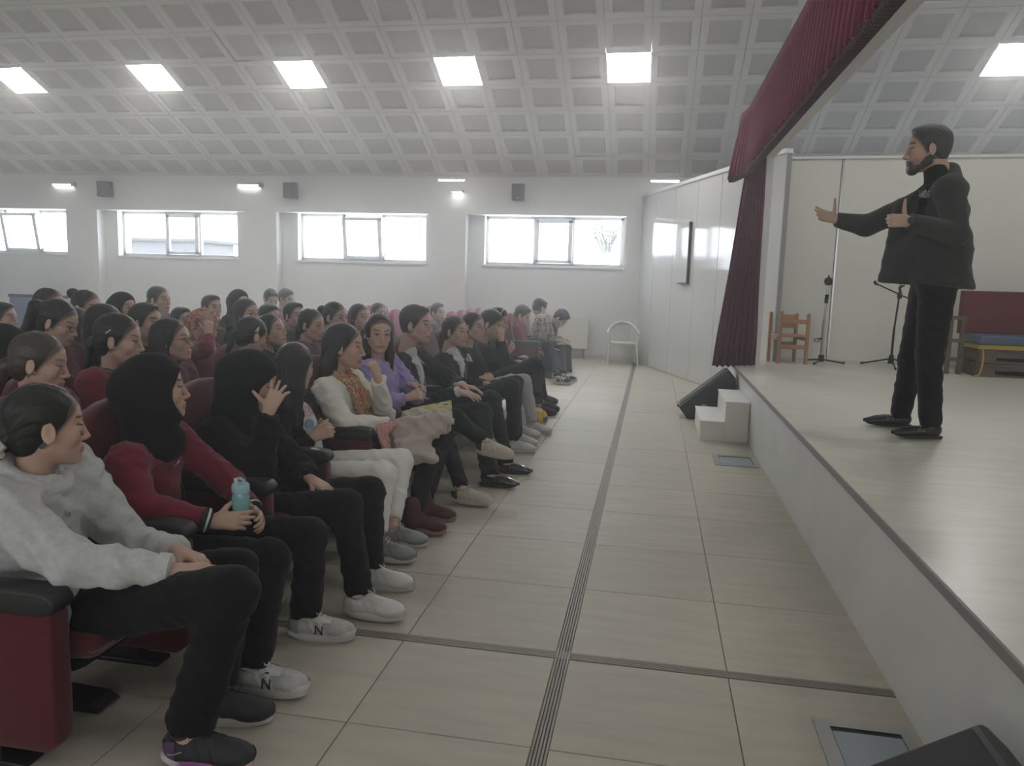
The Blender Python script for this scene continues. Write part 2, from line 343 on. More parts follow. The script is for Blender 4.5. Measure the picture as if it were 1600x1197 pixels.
class Field:
    BIG = 0.15
    def __init__(s, lo, hi, h, fine=()):
        s.ax = [axes(lo[i], hi[i], h, [(f[0][i], f[1][i], f[2]) for f in fine]) for i in range(3)]
        s.D = np.full([len(a) for a in s.ax], s.BIG, np.float32); s.h = h
    def _reg(s, lo, hi):
        sl = []
        for i in range(3):
            a = s.ax[i]; i0 = max(np.searchsorted(a, lo[i]) - 1, 0); i1 = min(np.searchsorted(a, hi[i]) + 1, len(a))
            if i1 <= i0: return None, None
            sl.append(slice(i0, i1))
        P = (s.ax[0][sl[0]][:, None, None], s.ax[1][sl[1]][None, :, None], s.ax[2][sl[2]][None, None, :])
        return tuple(sl), P
    def add(s, pr, k=0.01):
        lo, hi, f = pr; m = k + 2.2 * s.h
        sl, P = s._reg(lo - m, hi + m)
        if sl is None: return s
        d = f(*P); a = s.D[sl]
        if k > 0:
            hh = np.maximum(k - np.abs(a - d), 0) / k
            s.D[sl] = np.minimum(a, d) - hh * hh * (k * .25)
        else: s.D[sl] = np.minimum(a, d)
        return s
    def sub(s, pr, k=0.005):
        lo, hi, f = pr; m = k + 2.2 * s.h
        sl, P = s._reg(lo - m, hi + m)
        if sl is None: return s
        d = -f(*P); a = s.D[sl]
        hh = np.maximum(k - np.abs(a - d), 0) / k
        s.D[sl] = np.maximum(a, d) + hh * hh * (k * .25)
        return s
    def cut(s, p, n):
        """remove everything on the side the normal points to"""
        n = nrm(n); X, Y, Z = s.ax[0][:, None, None], s.ax[1][None, :, None], s.ax[2][None, None, :]
        d = (X - p[0]) * n[0] + (Y - p[1]) * n[1] + (Z - p[2]) * n[2]
        s.D = np.maximum(s.D, d.astype(np.float32)); return s
    def mesh(s):
        D = s.D; nx, ny, nz = D.shape; S = D < 0
        acc = np.zeros((nx * ny * nz, 3)); cnt = np.zeros(nx * ny * nz); quads = []
        sid = lambda i, j, k: (i * ny + j) * nz + k
        for axn in range(3):
            sl0 = [slice(None)] * 3; sl1 = [slice(None)] * 3
            sl0[axn] = slice(0, -1); sl1[axn] = slice(1, None)
            A, B = S[tuple(sl0)], S[tuple(sl1)]
            i, j, k = np.nonzero(A != B)
            if len(i) == 0: continue
            i2, j2, k2 = i + (axn == 0), j + (axn == 1), k + (axn == 2)
            d0, d1 = D[i, j, k].astype(float), D[i2, j2, k2].astype(float)
            t = d0 / (d0 - d1)
            p0 = np.stack([s.ax[0][i], s.ax[1][j], s.ax[2][k]], 1); p1 = np.stack([s.ax[0][i2], s.ax[1][j2], s.ax[2][k2]], 1)
            pt = p0 + (p1 - p0) * t[:, None]
            u, v = [(1, 2), (2, 0), (0, 1)][axn]
            ids = []
            for du, dv in ((0, 0), (1, 0), (1, 1), (0, 1)):
                o = [i.copy(), j.copy(), k.copy()]; o[u] = o[u] - du; o[v] = o[v] - dv
                ids.append(sid(o[0], o[1], o[2]).clip(0))
            for q in ids:
                np.add.at(cnt, q, 1)
                for c in range(3): np.add.at(acc[:, c], q, pt[:, c])
            Q = np.stack(ids, 1); flip = A[i, j, k]
            Q[~flip] = Q[~flip][:, ::-1]
            quads.append(Q)
        Q = np.concatenate(quads); used = np.nonzero(cnt)[0]
        remap = np.zeros(nx * ny * nz, np.int64); remap[used] = np.arange(len(used))
        return acc[used] / cnt[used][:, None], remap[Q]

def relax(V, Q, n=1, w=.5):
    for _ in range(n):
        a = np.zeros_like(V); c = np.zeros(len(V))
        for e in range(4):
            i, j = Q[:, e], Q[:, (e + 1) % 4]
            for d in range(3):
                a[:, d] += np.bincount(i, V[j, d], len(V)) + np.bincount(j, V[i, d], len(V))
            c += np.bincount(i, minlength=len(V)) + np.bincount(j, minlength=len(V))
        V = V * (1 - w) + w * a / np.maximum(c, 1)[:, None]
    return V

def vnormals(V, Q):
    n = np.cross(V[Q[:, 2]] - V[Q[:, 0]], V[Q[:, 3]] - V[Q[:, 1]]); N = np.zeros_like(V)
    for e in range(4):
        for d in range(3): N[:, d] += np.bincount(Q[:, e], n[:, d], len(V))
    return N / np.maximum(np.linalg.norm(N, axis=1), 1e-9)[:, None]

def ripple(V, Q, amp, scale, seed=0., stretch=(1, 1, 1)):
    """soft cloth folds pushed along the normals"""
    p = V * np.array(stretch) / scale + seed * 3.7
    w = np.sin(p[:, 0] * 1.3 + 1.7 * np.sin(p[:, 1] * .9 + p[:, 2] * .6)) * np.sin(p[:, 2] * 1.9 + 1.3 * np.sin(p[:, 0] * 1.1 - p[:, 1] * .7))
    u = p[:, 0] * .9 + p[:, 2] * 1.5 + 1.4 * np.sin(p[:, 1] * .8 + p[:, 0] * .5) + .8 * np.sin(p[:, 2] * .7)
    w += .9 * (1 - 2.4 * np.abs(np.sin(u)) ** .7) * (.35 + .65 * np.sin(p[:, 0] * .43 + p[:, 1] * .61 + 1.) ** 2)
    w += .3 * np.sin(p[:, 1] * 2.3 + p[:, 2] * 2.7 + 1.1 * np.sin(p[:, 0] * 2.1))
    return V + vnormals(V, Q) * (amp * w)[:, None]

def thin_out(V, Q, keep, cell):
    """merge the fine vertices outside the kept ones into coarser cells; returns triangles"""
    T = np.concatenate([Q[:, [0, 1, 2]], Q[:, [0, 2, 3]]]); key = np.floor(V / cell).astype(np.int64); key -= key.min(0)
    k = (key[:, 0] * 100003 + key[:, 1]) * 100003 + key[:, 2]; k[keep] = -1 - np.arange(keep.sum())
    u, inv = np.unique(k, return_inverse=True); inv = inv.ravel(); W = np.zeros((len(u), 3)); c = np.bincount(inv, minlength=len(u))
    for d in range(3): W[:, d] = np.bincount(inv, V[:, d], len(u)) / c
    T = inv[T]; T = T[(T[:, 0] != T[:, 1]) & (T[:, 1] != T[:, 2]) & (T[:, 2] != T[:, 0])]
    _, first = np.unique(np.sort(T, 1), axis=0, return_index=True)
    return W, T[np.sort(first)]

# primitives: (low corner, high corner, distance function)
def cap(a, b, ra, rb=None, flat=None):
    a, b = np.asarray(a, float), np.asarray(b, float); rb = ra if rb is None else rb
    R = max(ra, rb); ba = b - a; L = max(ba @ ba, 1e-12)
    if flat is not None: n, fs = nrm(flat[0]), flat[1]
    def f(X, Y, Z):
        x, y, z = X - a[0], Y - a[1], Z - a[2]
        t = np.clip((x * ba[0] + y * ba[1] + z * ba[2]) / L, 0, 1)
        x, y, z = x - t * ba[0], y - t * ba[1], z - t * ba[2]
        d2 = x * x + y * y + z * z
        if flat is not None:
            c = x * n[0] + y * n[1] + z * n[2]; d2 = d2 + c * c * (fs * fs - 1)
        return (np.sqrt(d2) - (ra + (rb - ra) * t)).astype(np.float32)
    if flat is not None and fs < 1: R = R / fs
    return np.minimum(a, b) - R, np.maximum(a, b) + R, f

def ell(c, r, R=None):
    c, r = np.asarray(c, float), np.asarray(r, float); m = r.max() if R is not None else r
    def f(X, Y, Z):
        x, y, z = X - c[0], Y - c[1], Z - c[2]
        if R is not None:
            x, y, z = (R[0, 0] * x + R[1, 0] * y + R[2, 0] * z, R[0, 1] * x + R[1, 1] * y + R[2, 1] * z, R[0, 2] * x + R[1, 2] * y + R[2, 2] * z)
        k0 = np.sqrt((x / r[0]) ** 2 + (y / r[1]) ** 2 + (z / r[2]) ** 2)
        k1 = np.sqrt((x / r[0] ** 2) ** 2 + (y / r[1] ** 2) ** 2 + (z / r[2] ** 2) ** 2)
        return (k0 * (k0 - 1) / np.maximum(k1, 1e-6)).astype(np.float32)
    return c - m, c + m, f

def rbox(c, hs, R=None, rad=.005):
    c, hs = np.asarray(c, float), np.asarray(hs, float); m = np.linalg.norm(hs) if R is not None else hs
    def f(X, Y, Z):
        x, y, z = X - c[0], Y - c[1], Z - c[2]
        if R is not None:
            x, y, z = (R[0, 0] * x + R[1, 0] * y + R[2, 0] * z, R[0, 1] * x + R[1, 1] * y + R[2, 1] * z, R[0, 2] * x + R[1, 2] * y + R[2, 2] * z)
        qx, qy, qz = np.abs(x) - hs[0] + rad, np.abs(y) - hs[1] + rad, np.abs(z) - hs[2] + rad
        return (np.sqrt(np.maximum(qx, 0) ** 2 + np.maximum(qy, 0) ** 2 + np.maximum(qz, 0) ** 2) + np.minimum(np.maximum(np.maximum(qx, qy), qz), 0) - rad).astype(np.float32)
    return c - m, c + m, f

def surf(V, Q, p):
    from mathutils.bvhtree import BVHTree
    t = BVHTree.FromPolygons([tuple(v) for v in V], [tuple(int(i) for i in f) for f in Q]); return np.array(t.find_nearest(Vector(p))[0])

def mesh_obj(name, V, Q, mat, parent=None, col=None, smooth=True, colname='Col'):
    me = bpy.data.meshes.new(name); n = len(Q)
    me.vertices.add(len(V)); me.vertices.foreach_set('co', np.asarray(V, np.float32).ravel())
    k_ = Q.shape[1]; me.loops.add(n * k_); me.loops.foreach_set('vertex_index', np.asarray(Q, np.int32).ravel())
    me.polygons.add(n); me.polygons.foreach_set('loop_start', np.arange(0, n * k_, k_, dtype=np.int32))
    try: me.polygons.foreach_set('loop_total', np.full(n, k_, np.int32))
    except Exception: pass
    me.update(calc_edges=True)
    if smooth: me.polygons.foreach_set('use_smooth', np.ones(n, bool))
    if col is not None:
        at = me.color_attributes.new(colname, 'FLOAT_COLOR', 'POINT')
        c4 = np.ones((len(V), 4), np.float32); c4[:, :3] = col; at.data.foreach_set('color', c4.ravel())
    me.materials.append(mat)
    o = bpy.data.objects.new(name, me); C.objects.link(o)
    if parent is not None: o.parent = parent
    return o

# ---------------------------------------------------------------- the hall
YW, YR, XL, XR = 14.1, -5.0, -15.0, 7.5          # face of the beam over the windows, rear wall, side walls
REC = .22                                          # how far the bays are recessed behind the piers
SILL, SOFF, WTOP = 1.70, 2.61, 3.2
CA, CB = 9.846, -.465                              # sloped ceiling: z = CA + CB * y
TP = .6376                                         # floor tile pitch
T0 = 2.833
STAGE_Z, STAGE_X, STAGE_Y1 = .567, .93, 8.95
def S_(o): return tag(o, kind='structure')

# floor: slab of grout colour, tiles as parts, two aluminium expansion strips
q = MB(); q.box((XL, YR, -.12), (XR, YW + .6, -.004)); fl = S_(q.build('floor', M['grout']))
q = MB(); q.box((XL, YR, -.004), (-.2765 - 3 * TP - .002, YW + .3, 0)); q.build('audience_screed', M['tile'], fl)
q = MB(); q.box((-.2765 - 3 * TP - .002, YR, -.004), (XR, T0 - 2 * TP, 0)); q.build('near_screed', M['tile'], fl)
tiles = {}
def tile(x0, x1, y0, y1):
    key = (round(x1 - x0, 3), round(y1 - y0, 3)); c = ((x0 + x1) / 2, (y0 + y1) / 2, 0)
    if key not in tiles:
        q = MB(); a, b = key[0] / 2 - .0022, key[1] / 2 - .0022; q.box((-a, -b, -.006), (a, b, 0)); o = q.build('tile', M['tile'], fl, bevel=.0015, seg=1); tiles[key] = o
    else: o = share(tiles[key], parent=fl)
    o.location = c
XS = [-.2765 - 3 * TP, -.2765 - 2 * TP, -.2765 - TP, -.2765 - .03, .0, .346, .93]
cols_ = [(-.2765 - 3 * TP, -.2765 - 2 * TP), (-.2765 - 2 * TP, -.2765 - TP), (-.2765 - TP, -.2765 - .027), (-.2765 + .027, .346), (.346, .935), (.935, 1.45)]
for k in range(-2, 19):
    y0, y1 = T0 + k * TP, T0 + (k + 1) * TP
    if k == -1: y1 -= .055
    for i, (x0, x1) in enumerate(cols_):
        if i == 5 and y1 < 8.9: continue
        if i == 5 and y1 > 12.3: continue
        tile(x0, x1, y0, y1)
q = MB()
for i in range(5): x = -.2765 - .025 + i * .0112; q.box((x, T0 - 2 * TP, -.004), (x + .0072, YW + .1, .0015))
o = q.build('expansion_strip', M['alu'], fl); o['kind'] = 'stuff'
q = MB()
for i in range(4): y = T0 - .05 + i * .0125; q.box((-.2765 - 3 * TP, y, -.004), (.93, y + .008, .0012))
o = q.build('expansion_strip', M['alu'], fl); o['kind'] = 'stuff'

# window wall: piers and a beam, recessed bays with a window each
bays = [(-15.0, -11.95), (-11.24, -7.98), (-7.30, -4.24), (-3.50, -.55), (1.2, 4.1), (4.7, 7.3)]
wins = [(-14.45, -12.15), (-10.94, -8.26), (-6.96, -4.34), (-3.19, -.6), (1.5, 3.9), (4.9, 7.1)]  # last two are unseen behind the stage, added to brighten its ceiling
wb = YW + REC
q = MB()
q.box((XL, YW, SOFF), (XR, wb + .4, 6.5))
xs = [XL] + [v for b_ in bays for v in b_] + [XR]
piers = [(-11.95, -11.24), (-7.98, -7.30), (-4.24, -3.50), (-.55, 1.2), (4.1, 4.7), (7.3, XR)]
for a, c in piers: q.box((a, YW, 0), (c, wb + .4, SOFF))
for (a, c), (u, v) in zip(bays, wins):
    q.box((a, wb, 0), (c, wb + .4, SILL)); q.box((a, wb, SILL), (u, wb + .4, SOFF)) if u > a else None
    if v < c: q.box((v, wb, SILL), (c, wb + .4, SOFF))
ww = S_(q.build('wall_front', M['wall']))
def window(n, x0, x1, tilt=0, mullions=(.37, .66)):
    q = MB(); y = wb + .16; f = .055; z0, z1 = SILL, SOFF; d = .06
    W = x1 - x0; ms = [x0 + W * m_ for m_ in mullions]
    q.box((x0, y, z0), (x1, y + d, z0 + f)); q.box((x0, y, z1 - f), (x1, y + d, z1)); q.box((x0, y, z0), (x0 + f, y + d, z1)); q.box((x1 - f, y, z0), (x1, y + d, z1))
    for m_ in ms: q.box((m_ - f / 2, y, z0), (m_ + f / 2, y + d, z1))
    w_ = S_(q.build('window_%d' % n, M['pvc'], bevel=.006))
    edges = [x0 + f] + [v for m_ in ms for v in (m_ - f / 2, m_ + f / 2)] + [x1 - f]
    for i in range(3):
        a, c = edges[2 * i], edges[2 * i + 1]
        if i == 1:                                   # the middle sash opens by tilting inwards from the top
            q = MB(); s = .06
            q.box((a - .02, -.05, 0), (c + .02, 0, s)); q.box((a - .02, -.05, z1 - z0 - 2 * f - s), (c + .02, 0, z1 - z0 - 2 * f)); q.box((a - .02, -.05, 0), (a + s, 0, z1 - z0 - 2 * f)); q.box((c - s, -.05, 0), (c + .02, 0, z1 - z0 - 2 * f))
            sh_ = q.build('sash', M['pvc'], w_, bevel=.006); sh_.location = (0, y, z0 + f); sh_.rotation_euler = (tilt, 0, 0)
            q = MB(); q.box((a + s, -.03, s), (c - s, -.022, z1 - z0 - 2 * f - s)); q.build('pane', M['glass'], sh_)
            q = MB(); q.box(((a + c) / 2 - .012, -.075, z1 - z0 - 2 * f - s + .005), ((a + c) / 2 + .012, -.05, z1 - z0 - 2 * f - .005)); q.build('handle', M['pvc'], sh_)
        else:
            q = MB(); q.box((a, y + .025, z0 + f), (c, y + .033, z1 - f)); q.build('pane', M['glass'], w_)
    q = MB(); q.box((x0 - .03, wb - .05, z0 - .035), (x1 + .03, wb + .17, z0)); q.build('sill', M['plaster'], w_, bevel=.004)
window(1, -14.45, -12.15, .16, (.3, .68)); window(2, -10.94, -8.26, .0, (.375, .655)); window(3, -6.96, -4.34, .14, (.345, .655)); window(4, -3.19, -.6, .0, (.36, .64)); window(5, 1.5, 3.9, .0, (.36, .64)); window(6, 4.9, 7.1, .0, (.36, .64))
q = MB(); q.box((XL, YR - .2, 0), (XR, YR, 7.)); S_(q.build('wall_rear', M['wall']))
q = MB(); q.box((XL - .2, YR, 0), (XL, YW + .6, 9)); S_(q.build('wall_left', M['wall']))
q = MB(); q.box((XR, YR, 0), (XR + .2, YW + .6, 9)); S_(q.build('wall_right', M['wall']))

# ceiling: sloped grid of square metal tiles with a recessed field
n_ = Vector((0, -CB, 1)).normalized(); tdir = Vector((0, 1, CB)).normalized()
q = MB(); yr = 4.0; zc = lambda y: CA + CB * y
zr = zc(yr)
q.prism([(YW + .6, zc(YW + .6) + .06), (yr, zr + .06), (YR - .2, zc(2 * yr - YR) + .06), (YR - .2, zc(2 * yr - YR) + .3), (yr, zr + .3), (YW + .6, zc(YW + .6) + .3)], 0, XL - .2, XR + .2)
ce = S_(q.build('ceiling', M['ceil_gap']))
q = MB()                                              # plain near part over the camera
tile_len = .6275; y_top = YW; rows_n = 8
y_end = YW - rows_n * tile_len * tdir.y
q.prism([(y_end, zc(y_end)), (yr, zr), (YR, zc(2 * yr - YR)), (YR, zc(2 * yr - YR) + .05), (yr, zr + .05), (y_end, zc(y_end) + .05)], 0, XL, XR)
q.build('near_field', M['ceil_frame'], ce)
q = MB(); a = tile_len / 2 - .003; bq = a - .105
# rim ring with a bevel down into the recessed field (local x, y in plane, z up away from the room)
def ring(x, z): return [(-x, -x, z), (x, -x, z), (x, x, z), (-x, x, z)]
vs = ring(a, .012) + ring(a, 0) + ring(bq + .018, 0) + ring(bq, .016)
fs = []
for r in range(3):
    for i in range(4): fs.append((r * 4 + i, r * 4 + (i + 1) % 4, (r + 1) * 4 + (i + 1) % 4, (r + 1) * 4 + i))
fs.append((12, 13, 14, 15)); q.add(vs, fs)
ct = q.build('ceiling_tile', M['ceil_frame'], ce); ct.data.materials.append(M['ceil_panel'])
for p_ in ct.data.polygons:
    if len(p_.vertices) == 4 and max(ct.data.vertices[v].co.z for v in p_.vertices) > .0155 and min(ct.data.vertices[v].co.z for v in p_.vertices) > .0155: p_.material_index = 1
R3 = Matrix((Vector((1, 0, 0)), tdir, Vector((1, 0, 0)).cross(tdir))).transposed().to_4x4()
x_ref = -.8288                                        # left edge of the light panel nearest the stage
random.seed(4); first = True
light_cols = {-16: 0, -12: 1, -8: 2, -4: 3, 0: 4, 8: 5}
cells = []
for r in range(rows_n):
    for c in range(-20, 13):
        cx = x_ref + (c + .5) * tile_len; d = (r + .5) * tile_len; cy = YW - d * tdir.y; cz = zc(YW) - d * tdir.z
        if cx < XL + .3 or cx > XR - .3: continue
        cells.append((r, c, cx, cy, cz))
LROW = 4
def in_view(cx, cy, cz):
    return -(cy) * 1.02 - .5 < cx < cy * .56
for r, c, cx, cy, cz in cells:
    if r == LROW and c in light_cols: continue
    if not in_view(cx, cy, cz): continue
    o = ct if first else share(ct, parent=ce); first = False
    o.location = (cx, cy, cz)
    rt = R3.copy()
    if random.random() < .06: rt = rt @ Matrix.Rotation(random.uniform(-.012, .012), 4, 'X')
    o.rotation_euler = rt.to_euler()
    if (r, c) in ((5, -9), (1, -1)): o.rotation_euler = (R3 @ Matrix.Rotation(.03, 4, 'Y')).to_euler(); o.location.z += .012
labs = ['square ceiling light panel cut by the photo left edge', 'square ceiling light panel second from the left end of its row', 'square ceiling light panel third from the left end of its row', 'square ceiling light panel fourth from the left, above window and wall speaker', 'square ceiling light panel nearest to the stage curtain, in the hall', 'square ceiling light panel over the stage behind the curtain beam']
for r, c, cx, cy, cz in cells:
    if r == LROW and c in light_cols:
        e = empty('ceiling_light', (cx, cy, cz), labs[light_cols[c]], 'ceiling light', 'square light panels in the ceiling'); e.rotation_euler = R3.to_euler()
        q = MB(); h_ = tile_len / 2 - .004; q.box((-h_, -h_, -.002), (h_, h_, .004)); q.build('diffuser', M['led'], e)
        q = MB(); f = .012
        for s in (-1, 1): q.box((-h_, s * h_ - f / 2, -.006), (h_, s * h_ + f / 2, .006)); q.box((s * h_ - f / 2, -h_, -.006), (s * h_ + f / 2, h_, .006))
        q.build('frame', M['trimwhite'], e)
for x in (-11, -7, -3, 1, 5):            # the lamps of the rows above and behind the camera, the stage-side one raised as unseen fill
    for y in (6.5, 1.0, -2.5):
        yy = y if y > yr else 2 * yr - y; area('unseen_ceiling_lamp', (x, y, zc(yy) - .03), (0, 0, 0), .6, .6, 60 if (x > 4 and y > 5) else 14, (1, .985, .96))
area('unseen_ceiling_lamp', (2.6, 7.2, zc(7.2) - .03), (0, 0, 0), .6, .6, 50, (1, .985, .96))  # extra unseen lamp, added to brighten the stage floor and wall

# baseboards
q = MB(); q.box((-.55, YW - .012, 0), (-.2, YW, .08)); q.box((-3.5, wb - .012, 0), (-.55, wb, .08)); S_(q.build('baseboard_front', M['stagefront']))

# stage
q = MB(); q.box((STAGE_X, -4.9, 0), (XR, 9.9, STAGE_Z - .04)); st = S_(q.build('trim_1', M['stagefront'])); st.name = 'stage'
q = MB(); q.box((STAGE_X - .012, -4.9, STAGE_Z - .04), (XR, 9.9, STAGE_Z)); q.build('stage_floor', M['stagefloor'], st)
q = MB(); q.box((STAGE_X - .02, -4.9, STAGE_Z - .036), (STAGE_X - .010, 9.3, STAGE_Z - .003)); q.build('edge_strip', M['nosing'], st)
# beam and post of the stage opening
q = MB(); q.box((.99, -2., 2.84), (1.22, 9.3, 3.27)); S_(q.build('trim_2', M['plaster']))
q = MB(); q.box((1.10, 8.98, STAGE_Z), (1.22, 9.3, 2.9)); S_(q.build('trim_3', M['plaster']))
# panelled partitions: angled one beside the stage, straight one behind it
def partition(name, a, c, z0, z1, n, mat, zs=None, th=.05):
    a, c = Vector((*a, 0)), Vector((*c, 0)); d = (c - a); Ltot = d.length; ang = math.atan2(d.y, d.x)
    q = MB(); q.box((0, -.0, z0), (Ltot, th, z1 - .002)); base = S_(q.build(name, M['ceil_gap'])); base.location = a; base.rotation_euler = (0, 0, ang)
    cuts = n if isinstance(n, (list, tuple)) else [i / n for i in range(n + 1)]
    for i in range(len(cuts) - 1):
        q = MB(); q.box((cuts[i] * Ltot + .004, -.014, z0 + .006), (cuts[i + 1] * Ltot - .004, 0, z1)); q.build('panel', mat, base, bevel=.003, seg=1)
    return base, ang, a, d.normalized(), Ltot
pa, pang, p0, pd, pL = partition('wall_partition', (-.26, 14.1), (1.42, 9.36), 0, 2.95, [0, .14, .32, .5, .66, .84, 1.], M['partition'])
q = MB(); q.box((0, -.03, 2.95), (pL, .06, 3.0)); q.build('cap_strip', M['trimwhite'], pa)
pb, _, _, _, pbL = partition('wall_stage', (1.30, 9.74), (XR, 9.3), STAGE_Z, 2.93, [0, .125, .47, .8, 1.], M['backpanel'])
q = MB(); q.box((0, -.03, 2.93), (pbL, .06, 2.96)); q.build('cap_strip', M['trimwhite'], pb)
q = MB(); q.box((.78, -.022, STAGE_Z), (.80, -.012, 2.93)); q.build('gap_light_strip', M['chrome'], pb)  # bright strip put in for the light showing at the panel gap
q = MB(); q.box((0, -.03, STAGE_Z), (pbL, -.014, STAGE_Z + .03)); q.build('skirting', M['stagefront'], pb)
# hatch on the angled partition: a raised flap whose edge and underside stand dark against the board
q = MB(); q.box((.46 * pL - .5, -.05, 1.46), (.46 * pL + .02, -.014, 2.34)); hb = q.build('hatch', M['partition'], pa, bevel=.002, seg=1)
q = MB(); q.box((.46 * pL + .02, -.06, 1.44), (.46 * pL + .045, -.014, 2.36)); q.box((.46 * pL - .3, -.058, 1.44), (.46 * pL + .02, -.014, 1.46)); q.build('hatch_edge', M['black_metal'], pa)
# sky side: a low building and a tree far outside, bleached by the daylight
q = MB(); q.box((-48, 36, -3.3), (24, 72, -3.0)); S_(q.build('exterior_ground', plain('yard_asphalt', (.12, .12, .12), .9)))
e = empty('exterior_building', (-40.852, 58.000, 0.908), 'pale flat roofed building far outside the second window', 'building')
bx0, bx1, bzt = (-44.283, 58.000, 3.051)[0] - e.location.x, (-37.316, 58.000, 3.191)[0] - e.location.x, (-40.743, 58.000, 3.698)[2] - e.location.z
q = MB(); q.box((bx0, 0, -3.05 - e.location.z), (bx1, 6, bzt)); q.build('wall', plain('render_grey', (.085, .085, .088), .9), e)
q = MB(); q.box((bx0 - .3, -.4, bzt), (bx1 + .3, 6.4, bzt + .25)); q.build('roof', plain('roof_grey', (.06, .058, .058), .9), e)
q = MB(); q.box((bx0 * .2, -.05, -.2), (bx0 * .2 + 3.4, .05, bzt - .5)); q.build('window', plain('far_glass', (.05, .053, .06), .4), e)
e = empty('exterior_tree', (-2.669, 42.000, 2.109), 'bare looking tree outside the window nearest the stage', 'tree'); tm = plain('far_foliage', (.075, .08, .07), .9)
q = MB(); q.tube([(0, 0, -3.05 - e.location.z), (.1, 0, 1.2)], .16, 7); q.build('trunk', tm, e)
q = MB(); random.seed(9)
for k in range(14):
    a = random.uniform(0, 6.28); r = random.uniform(.5, 1.3); q.tube([(.1, 0, random.uniform(.4, 1.2)), (r * .5 * math.cos(a), r * .4 * math.sin(a), random.uniform(1.4, 2.)), (r * math.cos(a), r * .8 * math.sin(a), random.uniform(1.8, 2.9))], [.05, .035, .015], 5)
for k in range(500):
    a = random.uniform(0, 6.28); rr = random.uniform(.2, 1.4) ; z = 1.9 + random.gauss(0, .42); c = Vector((rr * math.cos(a), rr * .8 * math.sin(a), z)); u = Vector((random.uniform(-1, 1), random.uniform(-1, 1), random.uniform(-1, 1))).normalized() * .07; v = u.orthogonal().normalized() * .05
    q.add([c - u, c + v, c + u, c - v], [(0, 1, 2, 3)])
q.build('foliage', tm, e)['kind'] = 'stuff'

# thin haze volume added to imitate the veiling glare of the windows
m, nt, b = new_mat('haze'); nt.nodes.remove(b); v = nt.nodes.new('ShaderNodeVolumeScatter'); v.inputs['Color'].default_value = (1, 1, 1, 1); v.inputs['Density'].default_value = .0185; v.inputs['Anisotropy'].default_value = .65
nt.links.new(v.outputs[0], nt.nodes['Material Output'].inputs['Volume'])
q = MB(); q.box((XL + .02, YR + .02, .02), (XR - .02, YW + REC + .1, 8.4)); hz = q.build('haze', m); tag(hz, 'thin pale haze volume standing in for window glare across the hall', 'haze', kind='stuff')

# ---------------------------------------------------------------- curtain and valance of the stage opening
def cloth_strip(name, mat, rows, parent=None, th=.012):
    """rows: list of point rows (top to bottom); a folded sheet with thickness"""
    n = len(rows[0]); q = MB(); vs = [p for r in rows for p in r]; fs = []
    for i in range(len(rows) - 1):
        for j in range(n - 1): fs.append((i * n + j, i * n + j + 1, (i + 1) * n + j + 1, (i + 1) * n + j))
    me = bpy.data.meshes.new(name); me.from_pydata([tuple(map(float, p)) for p in vs], [], fs); me.update(); me.polygons.foreach_set('use_smooth', np.ones(len(fs), bool)); me.materials.append(mat)
    o = bpy.data.objects.new(name, me); C.objects.link(o); md = o.modifiers.new('th', 'SOLIDIFY'); md.thickness = th; md.offset = 0
    if parent: o.parent = parent
    return o
rows = []
for i in range(13):
    t = i / 12; z = 2.95 - t * (2.95 - .56); wt = .17 + (.47 - .17) * min(1, (t * 1.15)) ** .8; xc = 1.02 - .11 * t
    wt *= 1 - .12 * math.sin(t * 3.1)
    row = []
    for j in range(61):
        s = j / 60; a = s * 2 * math.pi * 7.5
        row.append((xc + (s - .5) * wt + .012 * math.sin(2 * a), 8.72 + .05 * math.sin(a) * (.6 + .5 * t) + .18 * (s - .5), z + (.012 * math.sin(a) if i == 12 else 0)))
    rows.append(row)
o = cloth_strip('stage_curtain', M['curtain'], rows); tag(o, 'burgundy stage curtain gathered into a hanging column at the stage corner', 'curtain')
rows = []
NV = 900
for i in range(6):
    t = i / 5; row = []
    for j in range(NV + 1):
        y = 1.2 + (9.0 - 1.2) * j / NV; a = y * 2 * math.pi / .13 + .6 * math.sin(y * 5)
        bul = max(0, (y - 8.35) / .65) ** 1.5
        zt = 3.30; z = zt - t * (zt - 2.63) - bul * .02 * t - (.012 * (1 + math.sin(a * .5)) if i == 5 else 0)
        row.append((.915 - .13 * bul * (.4 + .6 * t) + (.018 + .022 * t) * math.sin(a) - .03 * t, y + .01 * math.cos(a) * t, z))
    rows.append(row)
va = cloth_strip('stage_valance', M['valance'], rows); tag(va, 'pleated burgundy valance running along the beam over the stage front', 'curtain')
q = MB()
for j in range(150):
    y = 1.25 + (8.95 - 1.25) * j / 149; bul = max(0, (y - 8.35) / .65) ** 1.5; q.box((.862 - .13 * bul, y - .024, 2.585 - bul * .02), (.93 - .13 * bul, y + .024, 2.632 - bul * .02))
o = q.build('fringe', plain('dark_fringe', (.055, .018, .025), .9), va, bevel=.006, seg=1); o['kind'] = 'stuff'
q = MB(); q.box((.9, 1.0, 3.28), (.99, 9.05, 3.33)); q.build('heading_rail', M['curtain'], va)

